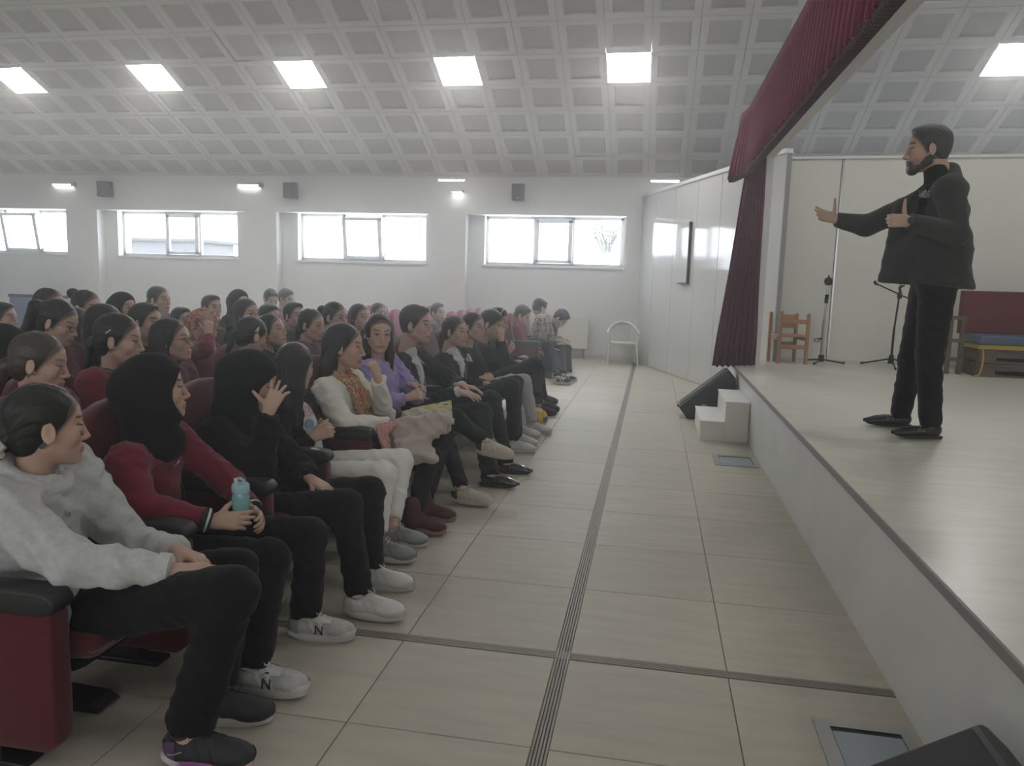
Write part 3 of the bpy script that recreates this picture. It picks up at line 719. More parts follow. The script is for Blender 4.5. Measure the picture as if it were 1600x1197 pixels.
# ---------------------------------------------------------------- theatre seats (rows run along y, facing the stage)
def seat_proto(mat, right=True):
    e = empty('theatre_seat', (0, 0, 0), 'x', 'seat')
    # backrest: rounded top outline in a tilted plane
    W, H = .27, .62; pts = [(-W + .02, 0), (W - .02, 0), (W, .08), (W + .005, .34)]
    for k in range(1, 12): a = math.pi * k / 12; pts.append(((W + .005) * math.cos(a), .40 + .2 * math.sin(a)))
    pts += [(-W - .005, .34), (-W, .08)]
    q = MB(); q.prism(pts, 0, -.05, .045); b = q.build('backrest', mat, e, smooth=True, bevel=.028, seg=3); b.location = (-.165, 0, .345); b.rotation_euler = (0, -.2, 0)
    q = MB(); q.box((-.065, -.23, .05), (-.052, .23, .42)); q.build('back_shell', M['black_plastic'], b, bevel=.006)
    q = MB(); q.box((-.2, -.245, .25), (.29, .245, .37)); c = q.build('seat_cushion', mat, e, smooth=True, bevel=.035, seg=3)
    for v in c.data.vertices:
        if v.co.z < .3: v.co.z += max(0, v.co.x + .05) * .16
    q = MB(); q.prism([(-.2, .235), (.2, .255), (.24, .275), (.22, .285), (-.2, .252)], 1, -.225, .225); q.build('seat_pan', M['black_plastic'], e)
    q = MB(); q.box((-.16, -.03, .05), (-.1, .03, .26)); q.box((-.2, -.2, .2), (-.06, .2, .24)); q.build('pedestal', M['black_metal'], e)
    q = MB(); q.prism([(-.24, 0), (.12, 0), (.14, .012), (.1, .035), (-.2, .05), (-.24, .03)], 1, -.05, .05); q.build('foot', M['black_metal'], e, bevel=.006)
    return e
def side_arm(e, y, mat, near):
    q = MB(); q.prism([(-.21, .06), (.2, .06), (.235, .09), (.235, .485), (-.21, .485)], 1, -.036, .036); p = q.build('side_panel', mat, e, smooth=True, bevel=.012); p.location = (0, y, 0)
    q = MB(); q.prism([(-.22, .475), (.2, .475), (.245, .49), (.255, .515), (.235, .545), (.18, .553), (-.22, .545)], 1, -.044, .044); a = q.build('armrest', M['black_plastic'], e, smooth=True, bevel=.014, seg=3); a.location = (0, y, 0)
    q = MB(); q.box((-.16, -.04, 0), (.12, .04, .018)); q.box((-.08, -.03, .015), (.04, .03, .07)); f = q.build('floor_bracket', M['black_metal'], e, bevel=.004); f.location = (0, y, 0)
SP = {}
for k, mt in (('m', M['seat']), ('p', M['seat_lit'])):
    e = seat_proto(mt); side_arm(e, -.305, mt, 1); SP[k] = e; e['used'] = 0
def theatre_seat(x, y, label, kind='m', group=None, end=False):
    p = SP[kind]
    if not p['used']: p['used'] = 1; e = p; e.location = (x, y, 0); e['label'] = label
    else: e = copy_tree(p, (x, y, 0), label)
    if group: e['group'] = group
    if end:
        for ch in list(e.children):
            if ch.name.split('.')[0] in ('side_panel', 'armrest', 'floor_bracket'):
                c = share(ch, parent=e); c.location = (0, .305, 0)
    return e
SEAT0, DY, ROWX, DROW = 2.10, .61, -1.84, .9

# ---------------------------------------------------------------- things on the walls
for i, (x0, x1, lab) in enumerate(((-11.07, -10.79, 'black wall speaker above the second window'), (-7.06, -6.80, 'black wall speaker above the third window, beside a tube lamp'), (-2.62, -2.38, 'black wall speaker above the window nearest the stage'))):
    e = empty('wall_speaker', ((x0 + x1) / 2, YW, 3.0), lab, 'speaker', 'black speakers on the window wall')
    hw = (x1 - x0) / 2
    q = MB(); q.prism([(-hw, -.2), (hw, -.2), (hw * .8, -.03), (-hw * .8, -.03)], 2, -.15, .15); q.build('cabinet', M['black_plastic'], e, bevel=.012)
    q = MB(); q.box((-hw + .02, -.208, -.13), (hw - .02, -.198, .13)); q.build('grille', M['speaker_grille'], e, bevel=.004)
    q = MB(); q.box((-.03, -.03, -.04), (.03, 0, .04)); q.build('bracket', M['black_metal'], e)
    q = MB(); q.box((-.018, -.211, -.112), (.018, -.207, -.1)); q.build('badge', M['chrome'], e)
for i, (xc, z, small, lab) in enumerate(((-11.94, 3.09, 0, 'short bright tube lamp on the window wall at the far left'), (-7.83, 3.1, 0, 'short bright tube lamp left of the middle wall speaker'), (-3.66, 3.16, 1, 'bright tube lamp with a small lamp under it left of the wall speaker'), (.09, 3.16, 1, 'bright tube lamp with a small lamp under it beside the white partition'))):
    yy = YW if not small else YW - .45
    e = empty('wall_lamp', (xc, yy, z), lab, 'lamp', 'small lamps along the top of the window wall')
    q = MB(); q.box((-.25, -.07, .012), (.25, .0 if not small else -.03, .035)); q.build('housing', M['trimwhite'], e, bevel=.004)
    q = MB(); q.tube([(-.235, -.05, 0), (.235, -.05, 0)], .016, 10); q.build('tube', M['tube'], e)
    if small:
        q = MB(); q.box((-.1, .30, -.16), (.1, .45, -.115)); q.build('lamp_body', M['trimwhite'], e, bevel=.006); q = MB(); q.box((-.08, .305, -.172), (.08, .40, -.158)); q.build('lamp_glow', M['tube'], e)
        q = MB(); q.box((-.02, -.05, .03), (.02, .45, .045)); q.build('arm', M['trimwhite'], e)
    else:
        q = MB(); q.box((.2, -.09, -.03), (.27, 0, .05)); q.build('end_cap', M['steel'], e, bevel=.004)

# ---------------------------------------------------------------- radiator, plastic chair
e = empty('radiator', (-1.7, YW + REC - .12, 0), 'cream panel radiator on the floor under the window wall', 'radiator')
q = MB(); q.box((-.52, -.05, .19), (.52, -.03, .79)); q.build('front_panel', M['radiator'], e, bevel=.008)
q = MB(); q.box((-.52, .03, .19), (.52, .05, .79)); q.build('rear_panel', M['radiator'], e, bevel=.008)
q = MB(); q.box((-.53, -.055, .785), (.53, .055, .805)); q.box((.515, -.05, .2), (.53, .05, .79)); q.box((-.53, -.05, .2), (-.515, .05, .79)); q.build('cover', M['radiator'], e)
for x in (-.42, .47):
    q = MB(); q.tube([(x, 0, .2), (x, 0, .1), (x + .03, -.02, .0)], .014, 8); q.build('leg', M['steel'], e)

def plastic_chair(loc, rz, label):
    e = empty('plastic_chair', loc, label, 'chair', rz=rz); m = M['white_plastic']
    q = MB(); q.prism([(-.2, -.2), (.2, -.24), (.2, .24), (-.2, .2)], 2, .37, .395); q.build('seat', m, e, bevel=.01)
    pts = []
    arc = [(math.cos(a), math.sin(a)) for a in [math.radians(v) for v in range(-80, 81, 10)]]
    q = MB(); q.tube([(.22 - .4 * (.06 + c) , .275 * s / .985, .52 + .22 * max(0, c) ** 1.2) for c, s in arc], .02, 8); q.build('arm_hoop', m, e, smooth=True)
    for k in range(6):
        y = -.13 + k * .052; q = MB(); q.box((-.232, y - .017, .39), (-.215, y + .017, .72)); s = q.build('back_slat', m, e)
    q = MB(); q.box((-.235, -.16, .68), (-.205, .16, .745)); q.build('top_rail', m, e, bevel=.01)
    for sx_, sy_ in ((1, 1), (1, -1), (-1, 1), (-1, -1)):
        q = MB(); x = .19 * sx_; y = .22 * sy_; top = .53 if sx_ > 0 else .42
        q.tube([(x * 1.02, y * 1.22 if sx_ > 0 else y, top), (x, y * 1.05, .38), (x * 1.16, y * 1.2, .0)], [.018, .024, .017], 8); q.build('leg', m, e)
    return e
plastic_chair((-.50, 13.62, 0), -1.45, 'white plastic armchair with slatted back beside the radiator')

# ---------------------------------------------------------------- wedge speakers, steps, floor boxes
def wedge(x, y0, y1, prof, label):
    e = empty('floor_speaker', (x, (y0 + y1) / 2, 0), label, 'speaker'); h = (y1 - y0) / 2
    q = MB(); q.prism(prof, 1, -h, h); q.build('cabinet', M['black_plastic'], e, bevel=.014)
    (ax, az), (bx, bz) = prof[-1], prof[-2]; d = Vector((bx - ax, bz - az)); n = Vector((-d.y, d.x)).normalized(); u = d.normalized()
    p = lambda t, o: (ax + u.x * t + n.x * o, az + u.y * t + n.y * o)
    Ln = d.length
    q = MB(); q.prism([p(.03, -.004), p(Ln - .03, -.004), p(Ln - .03, .012), p(.03, .012)], 1, -h + .025, h - .025); q.build('grille', M['speaker_grille'], e, bevel=.006)
    q = MB(); q.tube([p(.0, .004), p(.0, .004)] and [(p(.005, .008)[0], -h + .01, p(.005, .008)[1]), (p(.005, .008)[0], h - .01, p(.005, .008)[1])], .014, 8); q.build('lower_trim', M['black_plastic'], e)
    q = MB(); c = (.58 * prof[1][0], -h - .002, .22); q.lathe([(.0, 0), (.055, 0), (.055, .006), (.045, .006), (.04, -.02), (.0, -.02)], (0, 0, 0), 16, Matrix.Translation((prof[1][0] * .8, -h - .003, .3)) @ Matrix.Rotation(math.pi / 2, 4, 'X')); q.build('handle_cup', M['black_metal'], e)
    for zz in (.12, .155):
        q = MB(); q.box((prof[1][0] * .42, -h - .004, zz), (prof[1][0] * .42 + .05, -h + .001, zz + .014)); q.build('socket', M['chrome'], e)
    return e
WP = [(.1, 0), (.6, 0), (.6, .5), (.54, .57), (0.0, .13)]
wedge(.325, 8.33, 8.62, [(.1, 0), (.58, 0), (.58, .46), (.5, .555), (0.0, .13)], 'black wedge monitor speaker on the floor under the stage curtain')
wedge(.30, 1.35, 1.90, [(.1, 0), (.6, 0), (.6, .36), (.53, .425), (0.0, .1)], 'black wedge speaker at the stage foot, cut by the picture corner')
e = empty('step_block', (.71, 7.66, 0), 'white two-step block leading up to the stage', 'steps')
for nm, x0, x1, z in (('lower_step', -.22, .0, .188), ('upper_step', .0, .215, .377)):
    q = MB(); q.box((x0, -.43, 0), (x1 - .001, .43, z - .014)); q.build(nm, M['backpanel'], e, bevel=.003)
    q = MB(); q.box((x0 - .006, -.435, z - .014), (x1 if x0 < -.1 else x1, .435, z)); q.build('tread', M['trimwhite'], e, bevel=.003)
for nm, x0, x1, y0, y1, lab in (('floor_box', .56, .905, 6.24, 6.62, 'small metal floor box by the white steps'), ('floor_box', .60, .905, 1.95, 2.56, 'metal framed floor box at the stage foot near the camera')):
    e = empty(nm, ((x0 + x1) / 2, (y0 + y1) / 2, 0), lab, 'floor box'); a, b_ = (x1 - x0) / 2, (y1 - y0) / 2
    q = MB(); f = .035
    q.box((-a, -b_, 0), (a, -b_ + f, .006)); q.box((-a, b_ - f, 0), (a, b_, .006)); q.box((-a, -b_ + f, 0), (-a + f * 1.4, b_ - f, .006)); q.box((a - f, -b_ + f, 0), (a, b_ - f, .006)); q.build('frame', M['steel'], e)
    q = MB(); q.box((-a + f * 1.5, -b_ + f * 1.15, 0), (a - f * 1.1, b_ - f * 1.6, .003)); q.build('cover_plate', M['vent_glass'], e)
    q = MB(); q.box((-a + f * 1.4, b_ - f * 1.5, 0), (a - f, b_ - f, .002)); q.build('gap', M['black_metal'], e)

# ---------------------------------------------------------------- things on the stage
Z = STAGE_Z
e = empty('wooden_chair', (1.56, 9.30, Z), 'small orange wooden ladder-back chair behind the stage curtain', 'chair', rz=math.radians(8))
for x, y, hgt in ((-.17, .15, .58), (.13, .15, .57), (-.14, -.14, .6), (.17, -.14, .58)):
    q = MB(); q.box((x - .018, y - .018, 0), (x + .018, y + .018, hgt)); q.build('leg', M['wood'], e, bevel=.004)
for z in (.5, .40, .18): q = MB(); q.box((-.15, .14, z), (.12, .16, z + .055)); q.build('back_rail', M['wood'], e, bevel=.004)
for z in (.46, .17): q = MB(); q.box((-.13, -.15, z), (.16, -.13, z + .05)); q.build('front_rail', M['wood'], e, bevel=.004)
for x in (-.155, .15): q = MB(); q.box((x - .012, -.13, .27), (x + .012, .14, .31)); q.build('side_rail', M['wood'], e, bevel=.004)
q = MB(); q.box((-.17, -.16, .31), (.18, .16, .33)); q.build('seat', M['wood'], e, bevel=.005)

def legs3(e, hub, r, rot):
    for k in range(3):
        a = rot + k * 2 * math.pi / 3; q = MB(); q.tube([(0, 0, hub), (r * math.cos(a), r * math.sin(a), .012)], .009, 8); l = q.build('leg', M['black_metal'], e)
        q = MB(); q.tube([(r * .93 * math.cos(a), r * .93 * math.sin(a), .02), (r * 1.03 * math.cos(a), r * 1.03 * math.sin(a), .012)], .013, 8); q.build('foot_cap', M['black_plastic'], l)
e = empty('microphone_stand', (1.96, 9.40, Z), 'straight chrome microphone stand with round black head beside the wooden chair', 'stand')
q = MB(); q.tube([(0, 0, .05), (.0, 0, .5)], .017, 10); q.build('lower_tube', M['chrome'], e)
q = MB(); q.tube([(.0, 0, .48), (.012, 0, .95)], .012, 10); q.build('upper_tube', M['chrome'], e)
q = MB(); q.tube([(.0, 0, .02), (.0, 0, .10)], .033, 12); q.build('hub', M['black_plastic'], e, bevel=.004); legs3(e, .05, .26, .05)
q = MB(); q.tube([(.006, 0, .7), (.008, 0, .8)], .021, 10); q.build('grip', M['black_plastic'], e)
q = MB(); q.lathe([(.0, -.02), (.04, -.02), (.05, 0), (.04, .02), (0, .02)], (0, 0, 0), 18, Matrix.Translation((.012, 0, .95)) @ Matrix.Rotation(math.pi / 2, 4, 'X')); q.tube([(.012, 0, .98), (.012, 0, 1.02)], .01, 8); q.build('clamp_head', M['black_plastic'], e)
q = MB(); q.tube([(0, 0, .30), (-.05, -.01, .28)], .012, 8); q.tube([(-.065 + .03 * math.cos(a), -.012, .27 + .02 * math.sin(a)) for a in [2 * math.pi * k / 12 for k in range(12)]], .006, 6, closed=True); q.build('cable_clip', M['black_plastic'], e)
e = empty('boom_stand', (2.70, 9.32, Z), 'black boom microphone stand on tripod legs behind the speaker', 'stand')
q = MB(); q.tube([(0, 0, .06), (.0, 0, .45)], .013, 10); q.build('lower_tube', M['black_metal'], e)
q = MB(); q.tube([(0, 0, .42), (.02, 0, .78)], .01, 10); q.build('upper_tube', M['black_metal'], e)
q = MB(); q.tube([(0, 0, .04), (0, 0, .14)], [.036, .024], 12); q.build('hub', M['black_plastic'], e); legs3(e, .10, .33, .4)
q = MB(); q.tube([(.025, 0, .78), (.025, 0, .85)], .026, 10); q.build('joint', M['black_plastic'], e, bevel=.004)
q = MB(); q.tube([(-.22, -.03, .93), (.025, -.03, .82), (.2, -.03, .75)], .008, 8); q.build('boom', M['black_metal'], e)
q = MB(); q.tube([(-.22, -.03, .93), (-.25, -.03, .94), (-.26, -.03, .97)], .016, 8); q.build('clip', M['black_plastic'], e)
q = MB(); q.tube([(.03, 0, .85), (.01, -.02, .9), (.03, -.02, .93)], .014, 8); q.tube([(.02, -.02, .9), (.06, -.02, .93)], .01, 8); q.build('second_clip', M['black_plastic'], e)

e = empty('pallet_bench', (4.35, 8.95, Z), 'bench of wooden pallets with blue seat pad and dark red back', 'bench')
for lv_, z in ((0, .0), (1, .145)):
    for k in range(3):
        q = MB(); q.box((-1.0, -.25 + k * .2, z), (1.2, -.15 + k * .2, z + .02)); q.build('bottom_board', M['pallet'], e)
    for x in (-.98, -.15, .65, 1.0):
        q = MB(); q.box((x, -.25, z + .02), (x + .17, .25, z + .115)); q.build('block', M['pallet'], e, bevel=.004)
    for k in range(4):
        q = MB(); q.box((-1.0, -.26 + k * .14, z + .115), (1.2, -.15 + k * .14, z + .14)); q.build('top_board', M['pallet'], e)
q = MB(); q.box((-1.0, -.27, .29), (1.2, .25, .335)); q.build('base_board', M['yellow_board'], e)
q = MB(); q.box((-1.0, -.28, .337), (1.2, .2, .43)); q.build('seat_pad', M['blue_mat'], e, bevel=.02, seg=3)
q = MB(); q.box((-1.03, .2, .42), (1.2, .29, .89)); q.build('back_pad', M['red_vinyl'], e, bevel=.012)
e = empty('crate_frame', (3.19, 8.95, Z), 'dark slatted frame standing at the left end of the pallet bench', 'crate')
for x in (-.06, .06): q = MB(); q.box((x - .02, -.1, 0), (x + .02, -.06, .62)); q.build('post', M['pallet'], e)
for z in (.14, .34, .58): q = MB(); q.box((-.08, -.12, z), (.08, -.1, z + .04)); q.build('slat', M['pallet'], e)
q = MB(); q.tube([(3.385, 8.66, Z + .29), (3.392, 8.64, Z + .2), (3.38, 8.63, Z + .1), (3.36, 8.62, Z + .03), (3.30, 8.6, Z + .008)], .009, 6)
tag(q.build('cord', plain('yellow_cord', (.5, .36, .08), .7), None, smooth=True), 'yellow cord hanging from the pallet bench to the stage floor', 'cord')
q = MB(); q.box((-12.9, 13.55, .05), (-12.05, 13.62, .80)); e = empty('folded_table', (-12.3, 13.6, 0), 'folded blue table standing by the window wall at far left', 'table')
o = q.build('table_top', M['blue_board'], e, bevel=.006); o.location = (12.3, -13.6, 0)
q = MB(); q.box((-12.92, 13.54, .80), (-11.6, 13.63, .86)); o = q.build('edge_rail', M['black_metal'], e, bevel=.006); o.location = (12.3, -13.6, 0)
for x in (-12.8, -12.1):
    q = MB(); q.box((x - .02, 13.5, 0), (x + .02, 13.66, .06)); o = q.build('foot', M['black_metal'], e); o.location = (12.3, -13.6, 0)

# ---------------------------------------------------------------- figures
SKIN = np.array((.52, .345, .26)); HAIRC = (.021, .017, .016)
LV = {'hi': (.0039, .0043, .013, .0102), 'mid': (.006, .006, .016, .0135), 'lo': (.0092, .01, .02, .018)}   # head, hand, body, cloth cell sizes

class Hd:
    """head frame: x to the face, y to its left, z up; origin between the ears at eye height"""
    def __init__(s, c, yaw, pitch, roll, k):
        s.c = np.array(c, float); s.R = rotz(yaw) @ roty(pitch) @ rotx(roll); s.k = k
    def p(s, x, y, z): return s.c + s.k * (s.R @ V3(x, y, z))
    def cap(s, a, b, ra, rb=None, flat=None):
        return cap(s.p(*a), s.p(*b), ra * s.k, None if rb is None else rb * s.k, None if flat is None else (s.R @ V3(*flat[0]), flat[1]))
    def ell(s, c, r, R=None): return ell(s.p(*c), np.array(r) * s.k, s.R if R is None else s.R @ R)
    def loc(s, V): return ((V - s.c) @ s.R) / s.k

def add_head(F, h, male, neckb, sex_neck):
    A = F.add
    A(h.ell((-.012, 0, .034), (.093, .073, .08)), 0)
    A(h.ell((.036, 0, .035), (.05, .062, .055)), .02)
    A(h.ell((.03, 0, -.035), (.058, .057, .08)), .02)
    jw = .05 if male else .044
    for y in (1, -1):
        A(h.cap((.0, y * jw, -.058), (.068, y * .014, -.1), .02, .017), .025)
        A(h.ell((.056, y * .036, -.028), (.026, .024, .028)), .02)
    A(h.ell((.068, 0, -.068), (.028, .034, .03)), .018)
    A(h.ell((.076, 0, -.1), (.019, .02, .017)), .016)
    A(h.cap((.08, -.03, .024), (.08, .03, .024), .011 if male else .008), .016)
    for y in (1, -1):
        F.sub(h.ell((.099, y * .033, .001), (.019, .02, .0125)), .014)
        A(h.ell((.0765, y * .032, -.001), (.0118, .0132, .0115)), .004)
        A(h.cap((.0865, y * .019, .0085), (.0835, y * .045, .0065), .0042, .0036), .006); A(h.cap((.085, y * .022, -.0105), (.0825, y * .043, -.009), .0034), .006)
    A(h.cap((.087, 0, .012), (.107, 0, -.034), .0072, .0095), .012)
    A(h.ell((.109, 0, -.036), (.0105, .0105, .009)), .006)
    for y in (1, -1):
        A(h.ell((.097, y * .0125, -.041), (.0105, .0075, .0075)), .006)
    A(h.cap((.0955, -.009, -.064), (.0955, .009, -.064), .0058), .005)
    A(h.cap((.0935, -.009, -.0765), (.0935, .009, -.0765), .0066), .004)
    for y in (1, -1):
        A(h.cap((.0955, y * .009, -.064), (.085, y * .025, -.0695), .0055, .003), .004)
        A(h.cap((.0935, y * .009, -.0765), (.085, y * .024, -.071), .006, .003), .004)
        Re = rotz(y * .35) @ rotx(y * .15) @ roty(-.15)
        A(h.ell((-.008, y * .079, -.012), (.019, .0075, .033), Re), .006)
        F.sub(h.ell((-.004, y * .088, -.009), (.0115, .007, .02), Re), .004)
        A(h.cap((.0, y * .073, -.03), (.008, y * .07, -.036), .008), .006)
    nk = sex_neck
    A(cap(h.p(-.028, 0, -.05), neckb, nk * h.k, nk * 1.12), .03)

def head_colours(V, h, hair, male, stubble, cover=False):
    q = h.loc(V); c = np.tile(SKIN, (len(V), 1)); x, y, z = q.T; ay = np.abs(y)
    def mix(m, col): c[:] = c * (1 - m[:, None]) + np.array(col) * m[:, None]
    near = (np.linalg.norm(q, axis=1) < .16)
    f = lambda d, r: np.clip(1 - d / r, 0, 1) * near
    mix(.45 * f(np.hypot((x - .06) / 1.2, np.hypot(ay - .038, z + .035)), .035), (.52, .24, .17))
    mix(.5 * f(np.hypot(x - .11, np.hypot(y, z + .036)), .02), (.52, .25, .18))
    mix(np.clip(2.2 * f(np.hypot(np.maximum(ay - .02, 0) * 1.3, z + .07 + .003), .0125), 0, 1) * (x > .078) * .85, (.36, .15, .13))
    by = .024 + .006 * np.sin((ay - .012) / .04 * 2.2)
    mix(np.clip(2.5 * f(np.abs(z - by), 0.007 if male else .0042), 0, 1) * (ay > .012) * (ay < .052) * (x > .05) * .8, hair)
    ed = np.hypot(ay - .032, (z - .001) * 1.9)
    mix(((ed < .0112) & (x > .076) & near) * .9, (.36, .33, .31))
    mix(((np.hypot(ay - .0315, z) < .0062) & (x > .07) & near) * 1., (.03, .02, .016))
    mix(np.clip(2.4 * f(np.abs(z - .0075 + (ay - .032) ** 2 * 9), .0035), 0, 1) * (np.abs(ay - .033) < .016) * (x > .07), (.035, .026, .022))
    mix(.8 * f(np.hypot(x - .1, np.hypot(ay - .007, z + .046)), .005), (.12, .05, .04))
    d_ = (x - .047) * .83 - (z - .035) * .56
    if not cover: mix(np.clip((.012 - d_) / .012, 0, 1) * near * (z > -.06) * (np.abs(y) < .074) * .85, hair)
    if stubble:
        mix(np.clip((-.045 - z) / .02, 0, 1) * (x > -.0) * near * stubble, np.array(SKIN) * .45)
    return c

FING = ((.088, .027, .068), (.092, .009, .077), (.089, -.009, .071), (.082, -.026, .055))
def add_hand(F, w, d, dors, side, curl, spread=.1, thumb=(.7, .3), k=1.):
    """five-fingered hand: w wrist, d along the palm, dors out of the back of the hand, side +1 when the thumb lies towards dors x d"""
    X = nrm(d); Z = nrm(np.asarray(dors, float) - X * (np.asarray(dors, float) @ X)); Y = np.cross(Z, X)
    P = lambda x, y, z: w + k * (X * x + Y * (y * side) + Z * z)
    cs = curl if isinstance(curl, (list, tuple)) else [curl] * 4
    F.add(cap(P(-.045, 0, 0), P(.012, 0, 0), .026 * k, .025 * k, (Z, 1.25)), .01)
    for bx, by, L in FING: F.add(cap(P(.008, by * .55, 0), P(bx - .004, by, .001), .0145 * k, .0125 * k), .012)
    F.add(cap(P(.02, .018, -.004), P(.05, .024, -.006), .016 * k, .013 * k), .012)
    for i, ((bx, by, L), cu) in enumerate(zip(FING, cs)):
        p = V3(bx, by, 0); yaw = spread * (1.5 - i) / 1.5; a = 0.
        for seg, fr in enumerate((.46, .3, .24)):
            a += cu * (1., 1.15, .8)[seg]
            dv = V3(math.cos(a) * math.cos(yaw), math.sin(yaw), -math.sin(a)); q = p + dv * L * fr
            r0 = (.0092, .0083, .0075)[seg]; F.add(cap(P(*p), P(*q), r0 * k, (r0 - .0009) * k), .0025 if seg else .006); p = q
    ta, tc = thumb; p = V3(.024, .026, -.006)
    for seg, (L, r) in enumerate(((.042, .0125), (.033, .0098), (.026, .0088))):
        an = ta - tc * seg * .6
        dv = nrm(V3(math.cos(an), math.sin(an), -.25 - tc * .35 * seg)); q = p + dv * L
        F.add(cap(P(*p), P(*q), r * k, (r - .001) * k), .008 if seg == 0 else .003); p = q

def ik(a, c, la, lb, pole):
    a, c = np.asarray(a, float), np.asarray(c, float); d = c - a; L = np.linalg.norm(d); u = d / max(L, 1e-6)
    if L > (la + lb) * .995: return a + u * L * la / (la + lb)
    x = (L * L + la * la - lb * lb) / (2 * L); hgt = math.sqrt(max(la * la - x * x, 0)); p = np.asarray(pole, float); p = nrm(p - u * (p @ u))
    return a + u * x + p * hgt

def hair_mesh(h, style, lv, D):
    hc = LV[lv][0] * 1.3; lo = h.c - .3 * h.k; hi = h.c + .22 * h.k
    if style in ('long', 'hijab', 'ponytail'): lo = lo - V3(0, 0, .16)
    F = Field(lo, hi, hc); A, S = F.add, F.sub; k = h.k
    if style == 'hijab':
        A(h.ell((-.014, 0, .036), (.112, .092, .096)), 0)
        A(h.ell((-.035, 0, -.03), (.1, .092, .1)), .03)
        A(h.ell((.0, 0, -.1), (.09, .082, .06)), .03)
        A(h.ell((-.095, 0, .0), (.07, .078, .075)), .04)
        S(h.ell((.125, 0, -.02), (.128, .073, .096)), .01)
        if D.get('undercap', True): A(h.cap((.077, -.035, .069), (.077, .035, .069), .009), .006)
        nb = D['neckb']; sh = D['sh']
        A(cap(h.p(-.025, 0, -.08), nb + V3(0, 0, .0), .1 * k, .1), .04)
        A(cap(nb + (sh[0] - nb) * .42 + V3(0, 0, -.005), nb + (sh[1] - nb) * .42 + V3(0, 0, -.005), .072), .06)
        A(ell(nb + h.R @ V3(.045, 0, -.02), (.09, .11, .075)), .04)
        S(h.ell((.125, 0, -.03), (.125, .068, .086)), .008)
    else:
        if style == 'short':
            A(h.ell((-.014, 0, .036), (.103, .0815, .09)), 0); A(h.ell((-.05, 0, -.012), (.05, .066, .07)), .03)
            A(h.ell((.028, 0, .084), (.064, .056, .034)), .02); up_ = (.05, 0, .052)
            F.cut(h.p(*up_), h.R @ V3(.86, 0, -.5)); F.cut(h.p(-.06, 0, -.075), h.R @ V3(.25, 0, -1))
            for y in (1, -1): A(h.cap((.004, y * .0755, .03), (.01, y * .0735, -.018), .0065, .0045), .006)
        else:
            A(h.ell((-.016, 0, .036), (.1015, .0795, .0875)), 0); A(h.ell((-.05, 0, -.025), (.056, .065, .07)), .03)
            F.cut(h.p(.047, 0, .035), h.R @ V3(.83, 0, -.56))
            S(h.cap((.12, 0, .03), (.075, 0, .062), .03, .022), .03)
        if style in ('tied', 'short', 'ponytail', 'bun') or D.get('ears'):
            for y in (1, -1): S(h.ell((-.006, y * .09, -.016), (.023, .022, .036)), .008)
        if style == 'bun': A(h.ell((-.125, 0, D.get('bz', -.03)), (.042, .042, .04)), .012)
        if style == 'tied': A(h.ell((-.112, 0, -.035), (.03, .03, .034)), .014); A(h.cap((-.12, 0, -.05), (-.13, 0, -.15), .026, .016), .012)
        if style == 'ponytail':
            A(h.cap((-.09, 0, .055), (-.145, 0, .035), .026, .034), .015); A(h.cap((-.145, 0, .035), (-.155, 0, -.12), .036, .03), .02); A(h.cap((-.155, 0, -.12), (-.14, 0, -.24), .03, .014), .02)
        if style == 'long':
            ln = D.get('len', .27)
            A(h.cap((-.055, 0, -.0), (-.075, 0, -ln), .078, .07, ((1, 0, 0), 1.35)), .03)
            for y in (1, -1):
                xo = D.get('fwd', {}).get(y, -.012)
                A(h.cap((-.005, y * .07, .035), (xo - .01, y * .08, -.12), .022, .03, ((0, 1, 0), 1.4)), .03)
                A(h.cap((xo - .01, y * .08, -.12), (xo, y * .088, -ln), .034, .024, ((0, 1, 0), 1.2)), .03)
            if D.get('veil'): A(h.cap((.0, -.07, .03), (.03, -.078, -.2), .045, .05, ((0, 1, 0), 1.7)), .03)
            if D.get('clear'): S(h.ell((.12, 0, -.03), (.085, .058, .1)), .008)
    V, Q = F.mesh(); V = relax(V, Q, 2)
    if lv != 'lo' or style != 'hijab':
        q = h.loc(V); N = vnormals(V, Q)
        if style == 'hijab':
            w = np.sin(q[:, 0] * 55 + q[:, 2] * 38 + 2 * np.sin(q[:, 1] * 22)) * .5 + np.sin(q[:, 2] * 75 + q[:, 0] * 30) * .35
            V = V + N * (.0022 * w * np.clip((-q[:, 2] + .05) * 9, .1, 1.6))[:, None]
        else:
            if style == 'short': w = np.sin(q[:, 0] * 260 + 4 * np.sin(q[:, 1] * 90)) * np.sin(q[:, 1] * 230 + 3 * np.sin(q[:, 0] * 80)) * 1.6
            elif style == 'long':
                az = np.arctan2(q[:, 1], q[:, 0] + .03); w = np.sin(az * 22 + 3 * np.sin(q[:, 2] * 14)) + .7 * np.sin(az * 51 + 4 * np.sin(q[:, 2] * 20)) ; w = w * np.clip((.07 - q[:, 2]) * 20, .15, 1.3)
            else: w = np.sin(np.arctan2(q[:, 1], q[:, 2] + .1) * 40 + 4 * np.sin(q[:, 0] * 18) + q[:, 2] * 12) + .7 * np.sin(np.arctan2(q[:, 1], q[:, 2] + .1) * 93 + 5 * np.sin(q[:, 0] * 22))
            fade = np.clip(-((q[:, 0] - .047) * .83 - (q[:, 2] - .035) * .56) / .03 - .25, 0, 1)
            V = V + N * (.0011 * w * fade)[:, None]
    return V, Q

